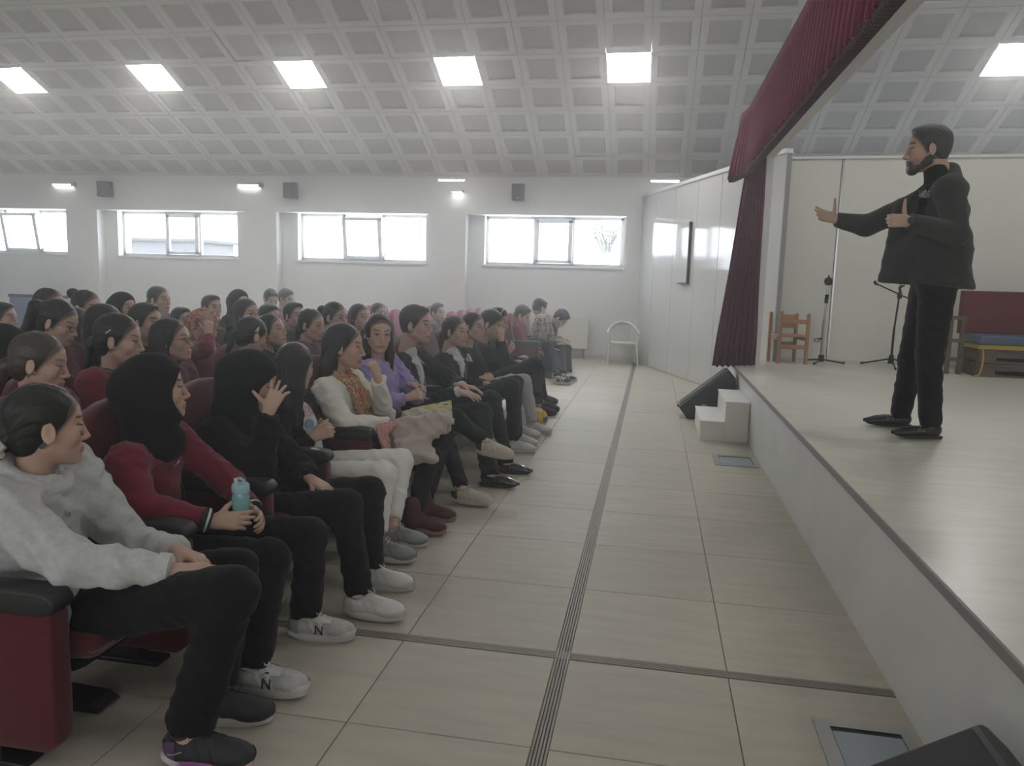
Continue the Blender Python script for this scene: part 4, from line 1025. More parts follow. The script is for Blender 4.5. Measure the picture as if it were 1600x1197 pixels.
SHOES = {}
def shoe_mesh(style, L=.262):
    """one shoe, toe along +x, ankle over the origin, sole on z = 0: returns upper object and its sole, laces as sub-parts"""
    sp = STYLES[style]; dress = sp.get('dress'); boot = sp.get('boot'); f = L / .262
    F = Field(V3(-.1, -.07, .0), V3(.2, .07, .2), .0065)
    if dress:
        F.add(ell((-.03, 0, .05), (.05, .033, .046)), 0); F.add(ell((.06, 0, .036), (.1, .039, .038)), .03); F.add(ell((.15, 0, .026), (.065, .033, .023)), .03)
    else:
        F.add(ell((-.03, 0, .06), (.052, .036, .055)), 0); F.add(ell((.055, 0, .045), (.095, .041, .046)), .03); F.add(ell((.13, 0, .04), (.062, .043, .034)), .03)
        F.add(cap((.03, 0, .085), (.085, 0, .06), .022, .018), .02)
    if boot: F.add(cap((-.012, 0, .05), (-.02, 0, .15), .05, .05), .03)
    else: F.sub(cap((-.022, 0, .105), (-.024, 0, .2), .036, .04), .008)
    F.cut(V3(0, 0, .018), V3(0, 0, -1))
    V, Q = F.mesh(); V = relax(V, Q, 1) * f
    u = mesh_obj('shoe', V, Q, sp['mat'])
    if not dress and not boot:
        Nn = vnormals(V, Q); cq = V[Q].mean(1) / f; x, y, z = cq.T
        def overlay(name, mask, mat, off=.0028):
            qs = Q[mask]
            if not len(qs): return
            ids, inv = np.unique(qs.ravel(), return_inverse=True); mesh_obj(name, V[ids] + Nn[ids] * off, inv.reshape(-1, 4), mat, u)
        ov = sp.get('over', sp['mat'])
        overlay('toe_guard', (x > .115) & (z < .05 - (x - .19) * .1 * 0 + .0) & (z < .03 + (x - .115) * .35), ov)
        overlay('heel_counter', (x < -.03) & (z < .085 + (x + .03) * .2), sp.get('heel', ov))
        strip = lambda c, wd, sl: (np.abs(x - c - (z - .045) * sl) < wd) & (np.abs(y) > .018) & (z < .085) & (x > -.02)
        overlay('side_panel', strip(.035, .008, -.5) | strip(.075, .007, -.6) | ((z < .036) & (x < .115) & (x > -.03)), ov)
        overlay('eyestay', (np.abs(np.abs(y) - .021) < .008) & (x > .028) & (x < .1) & (z > .055), ov)
    pts = []
    n = 28
    for i in range(n):
        a = 2 * math.pi * i / n; c, s_ = math.cos(a), math.sin(a)
        x = .05 + .138 * c; wdt = .043 * (1 - .16 * (c < 0) * abs(c)) * (1 if not dress else .86)
        pts.append((x * f, wdt * f * math.copysign(abs(s_) ** .62, s_)))
    th = .012 if dress else .03
    S = MB(); ring = []
    for zz, ex in ((0.0, .94), (.004, 1.), (th, 1.02), (th + .004, .96)):
        ring.append([((x - .05 * f) * ex + .05 * f, y * ex, zz + (max(0, x / f - .12) ** 1.6 * .5 if zz <= .005 else max(0, x / f - .12) ** 1.6 * .35) + (max(0, -.03 - x / f) * .25 if zz <= .005 and not dress else 0)) for x, y in pts])
    vs = [p for r in ring for p in r]; fs = [tuple(range(n))[::-1], tuple(range(3 * n, 4 * n))]
    for r in range(3):
        for i in range(n): fs.append((r * n + i, r * n + (i + 1) % n, (r + 1) * n + (i + 1) % n, (r + 1) * n + i))
    S.add(vs, fs); so = S.build('sole', sp['sole'], u, smooth=True)
    if dress:
        b = MB(); b.box((-.075 * f, -.03 * f, 0), (-.02 * f, .03 * f, .018)); b.build('heel', sp['sole'], u, bevel=.003)
        for xx in (.035, .06):
            q = MB(); q.tube([(xx, -.036, .05), (xx + .005, -.02, .076 - xx * .15), (xx + .005, .02, .076 - xx * .15), (xx, .036, .05)], .004, 6); q.build('strap', sp['sole'], u)
            q = MB(); q.tube([(xx, .037, .045), (xx, .041, .06), (xx + .012, .041, .06), (xx + .012, .038, .045)], .0018, 6, closed=True); q.build('buckle', M['steel'], u)
            q = MB(); q.tube([(xx, -.037, .045), (xx, -.041, .06), (xx + .012, -.041, .06), (xx + .012, -.038, .045)], .0018, 6, closed=True); q.build('buckle', M['steel'], u)
    elif not boot:
        q = MB()
        for i in range(5):
            x = .045 + i * .0145; z = .106 - i * .0085
            q.tube([(x, -.024, z - .011), (x + .004, 0, z + .003), (x, .024, z - .011)], .0026, 5)
        q.tube([(.04, 0, .108), (.03, .014, .122), (.045, .026, .11), (.052, .01, .106)], .0022, 5)
        q.tube([(.04, 0, .108), (.03, -.014, .122), (.045, -.026, .11), (.052, -.01, .106)], .0022, 5)
        lo = q.build('lace', sp['lace'], u); lo['kind'] = 'stuff'
        cl = F  # ankle collar
        q = MB(); q.tube([(.014 * math.cos(a) * 2.6 - .022, .033 * math.sin(a), .094 + .012 * math.cos(a) * (1 if math.cos(a) > 0 else -.8)) for a in [2 * math.pi * i / 18 for i in range(18)]], .006, 6, closed=True)
        q.build('collar', sp.get('trim', sp['mat']), u, smooth=True)
        for side in (1, -1):
            if sp.get('mark') == 'N':
                Mx = Matrix.Translation((.055, side * .0425, .05)) @ Matrix.Rotation(math.pi if side > 0 else 0, 4, 'Z') @ Matrix.Rotation(math.pi / 2 - .25, 4, 'X') @ Matrix.Rotation(.0, 4, 'Y')
                text_mesh('letter_mark', 'N', .05, Mx, sp['markmat'], u, depth=.003)
            if sp.get('mark') == 'stroke':
                q = MB(); q.tube([(-.055, side * .034, .046), (-.035, side * .0385, .05), (-.01, side * .0395, .06)], .0022, 5); q.build('side_mark', M['shoe_grey'], u)
    else:
        q = MB()
        for i in range(4):
            x = .05 - i * .004; z = .09 + i * .014
            q.tube([(x + .01, -.022, z - .006), (x + .016 - i * .002, 0, z + .002), (x + .01, .022, z - .006)], .0024, 5)
        q.build('lace', sp['lace'], u)['kind'] = 'stuff'
    return u
def put_shoe(style, an, yaw, parent, pitch=0., roll=0., L=.262):
    key = (style, L)
    if key not in SHOES:
        SHOES[key] = shoe_mesh(style, L); u = SHOES[key]
    else:
        s0 = SHOES[key]; u = s0.copy(); C.objects.link(u)
        for ch in list(s0.children): share(ch, parent=u)
    u.parent = parent; u.location = an; u.rotation_euler = (roll, pitch, yaw)
    return u

def person(label, head, hip, yaw=0., pitch=0., roll=0., tyaw=0., hk=1.05, male=False, lv='lo', skin=True, neckb=None, cat='person', group=None,
           top=None, pants=None, shoe='black', hair=('tied', {}), hairmat=None, hairc=HAIRC, stubble=0., shw=.165,
           wr=None, el=None, hands=None, kn=None, an=None, fyaw=(None, None), fpitch=(0, 0), rootz=0., belly=0., shdrop=.042, sock=None, extras=None, armk=1., seed=None):
    """seated or standing figure. wr, el, kn, an: (right, left) world points; returns the Empty and a dict of useful points"""
    head, hip = np.array(head, float), np.array(hip, float)
    root = V3(hip[0], hip[1], rootz); e = empty('person', root, label, cat, group)
    L = lambda p: np.array(p, float) - root
    hx, hip = L(head), L(hip); seed = (head[0] * 13.1 + head[1] * 7.7) if seed is None else seed
    h = Hd(hx, yaw, pitch, roll, hk); fwd = rotz(tyaw) @ V3(1, 0, 0); lat = rotz(tyaw) @ V3(0, 1, 0)
    nb = L(neckb) if neckb is not None else hx + fwd * -.05 + V3(0, 0, -.158 * hk)
    sp = nb - hip; sz = nrm(sp); sy = nrm(lat - sz * (lat @ sz)); sx = np.cross(sy, sz); B = np.stack([sx, sy, sz], 1)
    sl = np.linalg.norm(sp)
    at = lambda t, x=0., y=0., z=0.: hip + sp * t + B @ V3(x, y, z)
    sh = [nb + sy * (-shw) + V3(0, 0, -shdrop) + sx * .01, nb + sy * shw + V3(0, 0, -shdrop) + sx * .01]
    hj = [hip - sy * .085, hip + sy * .085]
    kn = [L(p) for p in kn]; an = [L(p) for p in an]
    ua, fa = .275 * armk, .25 * armk
    wr = [L(p) for p in wr]; els = []
    for i in (0, 1):
        if el is not None and el[i] is not None: els.append(L(el[i]))
        else: els.append(ik(sh[i], wr[i], ua, fa, sy * (-1 if i == 0 else 1) * .5 + V3(0, 0, -1) - fwd * .5))
    cs = LV[lv]; pts = [hx, hip, nb] + sh + kn + an + wr + els
    lo = np.min(pts, 0) - .24; hi_ = np.max(pts, 0) + .24
    fine = [(hx - V3(.13, .13, .15) * hk, hx + V3(.135, .13, .13) * hk, cs[0])]
    hands = hands or [None, None]
    for i in (0, 1):
        if hands[i]:
            d = nrm(hands[i]['d']); c = wr[i] + d * .085; fine.append((c - .105, c + .105, cs[1]))
    # --- skin: one continuous body
    F = Field(lo, hi_, cs[2], fine)
    F.add(ell(at(.68), (.085, .13, .15), B), 0); F.add(ell(at(.3), (.08, .115, .14), B), .05); F.add(ell(hip, (.095, .14, .09), B), .05)
    F.add(cap(sh[0] * .9 + nb * .1, sh[1] * .9 + nb * .1, .045), .04)
    for i in (0, 1):
        F.add(cap(sh[i], els[i], .04, .034), .03); F.add(cap(els[i], wr[i], .034, .024), .02)
        F.add(cap(hj[i], kn[i], .07, .048), .03); F.add(cap(kn[i], an[i], .047, .033), .03)
        ty = fyaw[i] if fyaw[i] is not None else tyaw
        F.add(cap(an[i] + V3(0, 0, -.03), an[i] + rotz(ty) @ V3(.1, 0, -.045), .03, .024), .02)
        if hands[i]:
            H = hands[i]; add_hand(F, wr[i], np.array(H['d'], float), np.array(H['n'], float), (1 if i == 0 else -1) * H.get('flip', 1), H.get('curl', .25), H.get('spread', .12), H.get('thumb', (.7, .3)), H.get('k', .98))
        else:
            F.add(ell(wr[i] + nrm(wr[i] - els[i]) * .06, (.05, .04, .03)), .02)
    add_head(F, h, male, nb, .053 if male else .045)
    V, Q = F.mesh(); V = relax(V, Q, 1, .35); keep = np.zeros(len(V), bool)
    for a_, b_, _ in fine: keep |= ((V > a_) & (V < b_)).all(1)
    V, Q = thin_out(V, Q, keep, cs[2] * 1.25)
    body = mesh_obj('body', V, Q, M['skin'], e, head_colours(V, h, hairc, male, stubble, hair[0] == 'hijab'))
    # --- upper garment
    out = dict(e=e, h=h, nb=nb, sh=sh, at=at, B=B, els=els, wr=wr, root=root, body=body, an=an, kn=kn, sx=sx, sy=sy, sz=sz)
    t = dict(mat=M['black_cloth'], bulk=.0, sleeve=1., collar=None, cuffmat=None, amp=.0035, scale=.03); t.update(top or {})
    b = t['bulk']; c4 = cs[3]
    F = Field(lo, hi_, c4)
    for i in (0, 1):
        d = nrm(wr[i] - els[i]); sr = t['sleeve']; w_end = wr[i] - d * (t.get('cuffback', .012))
        F.add(cap(sh[i], els[i], .06 * sr + b, .05 * sr + b * .8), .035); F.add(cap(els[i], w_end, .05 * sr + b * .8, .037 * sr + b * .5), .02)
        bx = w_end + d * .06
        z_ = d; x_ = nrm(np.cross(d, V3(.3, .5, .9))); y_ = np.cross(z_, x_)
        F.sub(rbox(bx, (.09, .09, .06), np.stack([x_, y_, z_], 1), .002), .003)
    F.add(ell(at(.68), (.105 + b, .15 + b, .165), B), .03); F.add(ell(at(.35, .01 + belly * .5), (.1 + b + belly, .135 + b + belly * .4, .15), B), .06); F.add(ell(at(.05, .0), (.112 + b, .158 + b, .12), B), .06)
    F.add(cap(sh[0] * .86 + nb * .14, sh[1] * .86 + nb * .14, .062 + b * .6), .05)
    F.add(cap(nb + V3(0, 0, -.02), (sh[0] + sh[1]) / 2 + V3(0, 0, .0), .062 + b * .3), .04)
    if t.get('skirt'): 
        for i in (0, 1): F.add(cap(hj[i] + sz * .03, hj[i] + (kn[i] - hj[i]) * t['skirt'], .098 + b, .09 + b), .05)
    if t.get('extra'): t['extra'](F, L)
    neck_dir = nrm(h.p(-.02, 0, -.05) - nb)
    F.sub(cap(nb + neck_dir * .02 + sx * .012, nb + neck_dir * .2 + sx * .05, .058 if not male else .064, .07), .008)
    if t.get('vneck'): F.sub(cap(nb + sx * .1 + sz * .03, at(t['vneck'], .15), .05, .02), .008)
    if t.get('front_cut'): F.cut(at(.5, t['front_cut']), sx)
    V, Q = F.mesh(); V = relax(V, Q, 2); V = ripple(V, Q, t['amp'], t['scale'], seed)
    up = mesh_obj(t.get('name', 'sweater'), V, Q, t['mat'], e); out['top'] = up
    if t.get('cuffmat'):
        for i in (0, 1):
            d = nrm(wr[i] - els[i]); q = MB(); r = .037 * t['sleeve'] + b * .5
            q.tube([wr[i] - d * .05, wr[i] - d * .045, wr[i] - d * .012, wr[i] - d * .008], [r * .9, r * 1.06, r * 1.02, r * .8], 16); q.build('cuff', t['cuffmat'], up, smooth=True)
            if t.get('stripe'):
                q = MB(); q.tube([wr[i] - d * .026, wr[i] - d * .018], [r * 1.09, r * 1.09], 16); q.build('stripe', M['white_cloth'], up, smooth=True)
    if t['collar'] == 'ring':
        q = MB(); R0 = .066 if male else .06
        ps = [nb + neck_dir * .016 + sx * .012 + (sx * math.cos(a) + sy * math.sin(a)) * R0 - V3(0, 0, 1) * (.02 * max(math.cos(a), 0)) for a in [2 * math.pi * k / 20 for k in range(20)]]
        q.tube(ps, .013, 8, closed=True); q.build('collar', t.get('collarmat', t['mat']), up, smooth=True)
        if t.get('stripe'):
            ps = [p - sz * .006 + (p - nb) * .12 for p in ps]; q = MB(); q.tube(ps, .0055, 6, closed=True); q.build('stripe', M['white_cloth'], up, smooth=True)
    if t['collar'] == 'hood':
        F = Field(nb - .2, nb + .16, c4 * .8)
        for k in range(16):
            a0, a1 = 2 * math.pi * k / 16, 2 * math.pi * (k + 1) / 16
            pt = lambda a: nb + neck_dir * (.026 - .022 * math.cos(a)) + sx * (.095 * math.cos(a) - .015) + sy * .088 * math.sin(a) - V3(0, 0, 1) * (.045 * max(math.cos(a), 0) ** 1.5)
            rr = lambda a: .03 + .02 * max(-math.cos(a), 0)
            F.add(cap(pt(a0), pt(a1), rr(a0), rr(a1)), .012)
        F.add(ell(nb - sx * .085 - sz * .06, (.055, .1, .085), B), .04)
        V, Q = F.mesh(); V = relax(V, Q, 1); V = ripple(V, Q, .003, .05, seed + 2); mesh_obj('hood', V, Q, t['mat'], up)
    # --- trousers
    pz = dict(mat=M['black_cloth'], r=(.092, .07, .056, .06), hem=.03, amp=.003); pz.update(pants or {}); r = pz['r']
    F = Field(np.minimum(lo, np.min(an, 0) - .12), hi_, c4 * (1.25 if lv != 'hi' else 1.))
    for i in (0, 1):
        d = nrm(an[i] - kn[i]); endp = an[i] - d * pz['hem']
        F.add(cap(kn[i], endp, r[2] * .5 + r[1] * .5, r[3]), .02 if i == 0 else .008)
        z_ = d; x_ = nrm(np.cross(d, V3(.3, .9, .1))); y_ = np.cross(z_, x_)
        F.sub(rbox(endp + d * .075, (.1, .1, .075), np.stack([x_, y_, z_], 1), .002), .003)
    for i in (0, 1): F.add(cap(hj[i], kn[i], r[0], r[1]), .03 if i == 0 else .014)
    F.add(ell(hip, (.11, .155, .1), B), .04)
    V, Q = F.mesh(); V = relax(V, Q, 2); V = ripple(V, Q, pz['amp'], .036, seed + 5)
    out['pants'] = mesh_obj('trousers', V, Q, pz['mat'], e)
    if shoe:
        for i in (0, 1):
            ty = fyaw[i] if fyaw[i] is not None else tyaw
            st = shoe[i] if isinstance(shoe, (list, tuple)) else shoe
            put_shoe(st, an[i] + rotz(ty) @ V3(.012, 0, 0) + V3(0, 0, -.09), ty, e, pitch=fpitch[i])
            if sock is not None:
                q = MB(); d = nrm(kn[i] - an[i]); q.tube([an[i] - d * .01, an[i] + d * .012, an[i] + d * .085], [.026, .039, .047], 14); q.build('sock', sock, e, smooth=True)
    # --- hair or head scarf
    st, D = hair; D = dict(D); D['neckb'] = nb; D['sh'] = sh
    V, Q = hair_mesh(h, st, lv, D)
    hm = hairmat or (M['black_scarf'] if st == 'hijab' else M['hair'])
    out['hair'] = mesh_obj('headscarf' if st == 'hijab' else 'hair', V, Q, hm, e)
    if D.get('glasses'):
        q = MB()
        for y in (1, -1):
            q.tube([h.p(.102 + .0 * math.cos(a), y * .033 + .021 * math.cos(a), -.002 + .017 * math.sin(a)) for a in [2 * math.pi * k / 16 for k in range(16)]], .0016 * h.k, 5, closed=True)
            q.tube([h.p(.1, y * .054, .002), h.p(.05, y * .075, .004), h.p(-.004, y * .082, .0)], .0014 * h.k, 5)
        q.tube([h.p(.102, -.012, .002), h.p(.105, 0, .006), h.p(.102, .012, .002)], .0014 * h.k, 5)
        gl = q.build('glasses', M['black_plastic'], e)
        for y in (1, -1):
            q = MB(); q.add([h.p(.1015, y * .033 + .0205 * math.cos(a), -.002 + .0165 * math.sin(a)) for a in [2 * math.pi * k / 16 for k in range(16)]], [tuple(range(16))]); q.build('lens', M['lens'], gl)
    if D.get('clip'):
        q = MB(); q.tube([h.p(*p) for p in D['clip']], .004, 6); q.build('hair_clip', M['white_plastic'], e)
    if D.get('scrunchie'):
        q = MB(); c = V3(-.118, 0, -.035)
        q.tube([h.p(-.118 + .006 * math.sin(5 * a), .03 * math.cos(a), -.062 + .024 * math.sin(a)) for a in [2 * math.pi * k / 24 for k in range(24)]], [.011 + .004 * (k % 2) for k in range(24)], 8, closed=True)
        q.build('scrunchie', M['scrunchie'], e, smooth=True)
    return out

def sit(label, head, root=None, lv='lo', yaw=None, **kw):
    """a figure sitting in a theatre seat whose row runs along y; only the head has to be given"""
    head = np.array(head, float); X, Y, Z = head
    if yaw is None: yaw = math.atan2(5. - Y, 1.6 - X)
    yb = kw.pop('y', Y)
    hip = kw.pop('hip', (X - .0, yb, .44)); hx = hip[0]
    kn = kw.pop('kn', ((hx + .44, yb - .1, .47), (hx + .44, yb + .1, .47)))
    an = kw.pop('an', ((hx + .47, yb - .1, .09), (hx + .47, yb + .1, .09)))
    wr = kw.pop('wr', ((hx + .3, yb - .06, .56), (hx + .3, yb + .06, .56)))
    return person(label, head, hip, yaw=yaw, lv=lv, kn=kn, an=an, wr=wr, **kw)

# ---------------------------------------------------------------- the speaker on the stage
def BLZ(F, L):
    F.add(ell(L((1.655, 4.93, 1.66)), (.15, .2, .26)), .05); F.add(ell(L((1.675, 4.93, 1.42)), (.168, .205, .2)), .06)
    nk = L((1.655, 4.960, 2.130)); F.add(cap(nk, L((1.663, 4.800, 2.017)), .048, .05), .04); F.add(cap(nk, L((1.648, 5.140, 2.071)), .045, .05), .04); F.add(cap(nk, L((1.690, 4.950, 1.910)), .05, .09), .04)
    F.add(cap(L((1.452, 5.050, 1.935)), L((1.398, 5.080, 1.456)), .06, .05, ((-.1, 1, 0), 1.3)), .07)
    F.add(cap(L((1.474, 5.000, 1.649)), L((1.425, 5.020, 1.457)), .07, .06), .07)
    F.cut(L((1.548, 4.900, 1.476)), (-.06, 0, -1))
SPK = person('bearded man in dark blazer standing on the stage, one arm stretched towards the audience', (1.525, 4.950, 2.262), (1.63, 4.95, 1.50), yaw=math.radians(172), pitch=.06, tyaw=math.radians(176), hk=1.12, male=True, lv='hi', rootz=STAGE_Z,
    neckb=(1.624, 4.950, 2.089), shw=.2, shdrop=.085, wr=((1.115, 5.250, 1.879), (1.341, 4.550, 1.816)), el=((1.301, 5.280, 1.844), (1.622, 4.660, 1.759)),
    hands=(dict(d=(-1, -.1, .28), n=(-.35, .9, .0), curl=[.18, .3, .42, .5], thumb=(1.25, .1), spread=.12), dict(d=(-1, .12, .05), n=(-.05, -1, .0), curl=[1.05, 1.15, 1.2, 1.2], thumb=(1.45, -.15), spread=.03)),
    kn=((1.604, 5.120, 1.026), (1.613, 4.850, 1.052)), an=((1.60, 5.22, .665), (1.66, 4.86, .665)), fyaw=(math.radians(176), math.radians(187)),
    top=dict(mat=M['charcoal'], bulk=.022, name='blazer', amp=.002, scale=.04, collar=None, cuffback=.0, skirt=None, sleeve=.98, extra=BLZ), pants=dict(mat=M['suit'], r=(.105, .078, .07, .062), hem=-.02, amp=.003), shoe='monk', hair=('short', {}), hairmat=M['hair_grey'], hairc=(.03, .027, .025), stubble=.55, belly=.03)
def dress_speaker(o):
    h, e, B, at = o['h'], o['e'], o['B'], o['at']
    F = Field(h.c - .2, h.c + .14, .0045)                       # beard and moustache
    for y in (1, -1):
        F.add(h.cap((.0, y * .052, -.035), (.006, y * .05, -.062), .017, .021), .02); F.add(h.cap((.006, y * .047, -.064), (.068, y * .014, -.1), .024, .023), .02)
    F.add(h.ell((.072, 0, -.1), (.028, .032, .027)), .015)
    for y in (1, -1): F.add(h.cap((.0965, y * .004, -.054), (.083, y * .027, -.07), .0075, .009), .008); F.add(h.cap((.083, y * .027, -.07), (.075, y * .025, -.098), .011, .016), .012)
    F.sub(h.ell((.1, 0, -.07), (.016, .019, .009)), .003); F.sub(h.ell((.055, .0, -.02), (.075, .1, .042)), .008)
    V, Q = F.mesh(); V = relax(V, Q, 1); V = V + vnormals(V, Q) * (.0014 * np.sin(V[:, 0] * 320) * np.sin(V[:, 2] * 290 + V[:, 1] * 250))[:, None]; mesh_obj('beard', V, Q, M['hair_grey'], e)
    root = o['root']; L = lambda p: np.array(p, float) - root
    # shirt front with stand collar, jacket skirts, lapels, pocket square, watch
    F = Field(L((1.2, 4.5, 1.3)), L((2.1, 5.5, 2.3)), .0085)
    F.add(ell(at(.66, .055), (.085, .12, .19), B), 0); F.add(ell(at(.3, .075), (.085, .12, .2), B), .05)
    nd = nrm(h.p(-.02, 0, -.05) - o['nb']); F.add(cap(o['nb'] + V3(-.02, 0, -.02), o['nb'] + nd * .062 + V3(-.012, 0, 0), .078, .067), .03)
    V, Q = F.mesh(); V = relax(V, Q, 1); mesh_obj('shirt', V, Q, M['black_cloth'], e)
    for s, z0 in ((1, 0), (-1, 0)):
        q = MB(); pts = [at(.98, .03, .075 * s), at(.93, .1, .05 * s), at(.78, .137, .085 * s), at(.55, .152, .045 * s), at(.55, .156, .03 * s), at(.78, .15, .04 * s), at(.95, .085, .035 * s)]
        q.add([p + V3(-.014, 0, 0) for p in pts] + [p + V3(-.004, 0, 0) for p in pts], [tuple(range(7)), tuple(range(7, 14))[::-1]] + [(i, (i + 1) % 7, 7 + (i + 1) % 7, 7 + i) for i in range(7)]); q.build('lapel', M['charcoal'], e, bevel=.003)
    c = at(.72, .118, .115)
    q = MB(); q.prism([(-.026, -.02), (.026, -.02), (.03, .02), (.014, .008), (.002, .03), (-.012, .01), (-.028, .024)], 1, -.006, .006); p = q.build('pocket_square', M['print_bw'], e); p.location = L((1.471, 4.765, 1.987)); p.rotation_euler = (0, 0, -.45)
    w_, d = o['wr'][1], nrm(o['wr'][1] - o['els'][1]); q = MB(); b = w_ - d * .004
    u = nrm(np.cross(d, V3(0, 0, 1))); v = np.cross(d, u)
    q.tube([b + (u * math.cos(a) * .031 + v * math.sin(a) * .034) for a in [2 * math.pi * k / 16 for k in range(16)]], .0085, 8, closed=True); wt = q.build('watch', M['black_plastic'], e, smooth=True)
    q = MB(); q.lathe([(0, -.004), (.019, -.004), (.021, 0), (.018, .006), (0, .006)], (0, 0, 0), 18, Matrix.Translation(Vector(b + V3(-.0, -.04, .004))) @ Matrix.Rotation(math.pi / 2, 4, 'X')); q.build('dial', M['black_metal'], wt)
    for px in ((1.407, 5.070, 1.611), (1.429, 5.050, 1.715)):
        q = MB(); q.lathe([(0, 0), (.011, 0), (.011, .004), (0, .005)], L(px), 12, Matrix.Rotation(math.pi / 2, 4, 'X')); q.build('button', M['steel'], e)
dress_speaker(SPK)

# ---------------------------------------------------------------- front row
BLACKP = dict(mat=M['navy_cloth'], r=(.092, .072, .06, .064), hem=.0)
lap = lambda n=(0, 0, 1), c=.3: dict(d=(1, .1, -.15), n=n, curl=c)
HOOD = dict(mat=M['grey_fleece'], bulk=.02, sleeve=1.1, collar='hood', amp=.0065, scale=.034, name='hoodie', cuffmat=M['grey_fleece'], skirt=.3)
P1 = sit('girl in grey hoodie with tied dark hair and scrunchie, front row nearest the camera', (-1.874, 2.080, 0.949), lv='hi', yaw=math.radians(52), pitch=.08, roll=0, tyaw=.12, neckb=(-1.913, 2.060, 0.789), hip=(-1.961, 2.100, 0.309), hk=1.08,
    el=((-1.634, 1.880, 0.590), (-1.756, 2.300, 0.491)), wr=((-1.372, 1.980, 0.552), (-1.466, 2.140, 0.547)), hands=(dict(d=(1, .25, .02), n=(-.1, -.2, 1), curl=[.3, .32, .35, .4], thumb=(.5, .2)), dict(d=(1, -.28, -.08), n=(.15, .25, 1), curl=[.2, .25, .3, .35], thumb=(.45, .2))),
    kn=((-1.155, 1.930, 0.530), (-1.336, 2.260, 0.454)), an=((-1.278, 1.879, 0.100), (-1.341, 2.107, 0.090)), fyaw=(.12, .2), top=HOOD, pants=dict(mat=M['navy_cloth'], r=(.098, .078, .066, .074), hem=.03), shoe=('runner_dark', 'runner_dark_pale'), hair=('tied', dict(scrunchie=1)), shw=.175)
def hoodie_zip(o):
    q = MB(); c = o['nb'] + o['sx'] * .098 - V3(0, 0, .085); q.tube([c, c + V3(.012, 0, -.022)], .0035, 6); q.tube([c + V3(.014, .006 * math.sin(a), -.03 + .008 * math.cos(a)) for a in [k * .8 for k in range(8)]], .002, 5, closed=True); q.build('zip_pull', M['steel'], o['top'])
hoodie_zip(P1)
POLO = dict(mat=M['maroon'], bulk=.012, collar='ring', collarmat=M['dark_sock'], cuffmat=M['dark_sock'], stripe=1, amp=.0035, scale=.028, name='polo_shirt')
P2 = sit('girl in black headscarf and maroon polo holding a teal bottle, front row', (-1.918, 2.690, 0.983), lv='hi', yaw=math.radians(38), pitch=-.02, tyaw=.1, neckb=(-1.957, 2.690, 0.769), hip=(-2.018, 2.720, 0.321), hk=1.07,
    el=((-1.827, 2.460, 0.577), (-1.747, 2.930, 0.545)), wr=((-1.614, 2.580, 0.496), (-1.580, 2.820, 0.464)), hands=(dict(d=(1, .42, .0), n=(.3, -1, .35), curl=[.35, .4, .45, .5], thumb=(.9, .3)), dict(d=(.75, -.65, -.1), n=(.75, .6, .25), curl=[.35, .4, .45, .45], thumb=(.9, .3))),
    kn=((-1.360, 2.550, 0.386), (-1.355, 2.880, 0.374)), an=((-1.296, 2.289, 0.100), (-1.303, 2.716, 0.090)), fyaw=(.05, .1), top=POLO, pants=dict(BLACKP, hem=-.015), sock=M['dark_sock'], shoe='runner_silver', hair=('hijab', {}), shw=.175)
q = MB(); nbp = P2['nb']; q.tube([nbp + V3(.085 + .02 * math.sin(a), .07 * math.cos(a), -.04 - .06 * math.sin(a)) for a in [math.pi * k / 14 for k in range(15)]], .0016, 5); q.build('necklace', M['chrome'], P2['e'])
P3 = sit('girl all in black with black headscarf covering her face with one hand', (-1.843, 3.300, 0.941), lv='hi', yaw=math.radians(20), pitch=.42, roll=.0, tyaw=.05, neckb=(-1.965, 3.320, 0.742), hip=(-1.961, 3.340, 0.275), hk=1.08,
    el=((-1.709, 3.100, 0.542), (-1.709, 3.520, 0.459)), wr=((-1.665, 3.120, 0.834), (-1.575, 3.360, 0.461)), hands=(dict(d=(.12, .62, .78), n=(.35, -.85, .5), curl=[.12, .15, .2, .25], spread=.34, thumb=(1.0, .0)), dict(d=(1, -.35, -.3), n=(.2, -.1, 1), curl=[.15, .18, .2, .22], spread=.2, thumb=(.6, .1))),
    kn=((-1.319, 3.160, 0.413), (-1.318, 3.460, 0.397)), an=((-1.162, 2.934, 0.100), (-1.227, 3.240, 0.090)), fyaw=(.0, .1), top=dict(mat=M['black_cloth'], bulk=.025, sleeve=1.12, amp=.005, name='cardigan', skirt=.35), pants=dict(mat=M['black_cloth'], r=(.1, .08, .06, .058), hem=-.01), sock=M['dark_sock'], shoe='runner_white', hair=('hijab', {}), shw=.175)
P4 = sit('girl with long black hair over her face, white top, black cardigan, pale trousers', (-1.922, 3.910, 0.939), lv='hi', yaw=math.radians(74), pitch=.2, tyaw=.05, neckb=(-1.963, 3.910, 0.729), hip=(-1.918, 3.950, 0.320), hk=1.06,
    el=((-1.905, 3.700, 0.453), (-1.882, 4.130, 0.451)), wr=((-1.778, 3.820, 0.566), (-1.804, 3.960, 0.577)), hands=(dict(d=(.9, .5, .4), n=(.5, -.8, .4), curl=[.7, .7, .75, .8], thumb=(.6, .3)), dict(d=(.9, -.45, .35), n=(.5, .8, .4), curl=[.75, .75, .8, .8], thumb=(.6, .3))),
    kn=((-1.361, 3.760, 0.402), (-1.363, 4.060, 0.401)), an=((-1.316, 3.564, 0.100), (-1.330, 3.820, 0.090)), fyaw=(.1, .1), top=dict(mat=M['black_cloth'], bulk=.01, amp=.004, name='cardigan'), pants=dict(mat=M['pale_trousers'], r=(.098, .078, .06, .05), hem=.05), shoe='runner_grey', hair=('long', dict(len=.3, fwd={1: -.03, -1: -.035})), shw=.165)
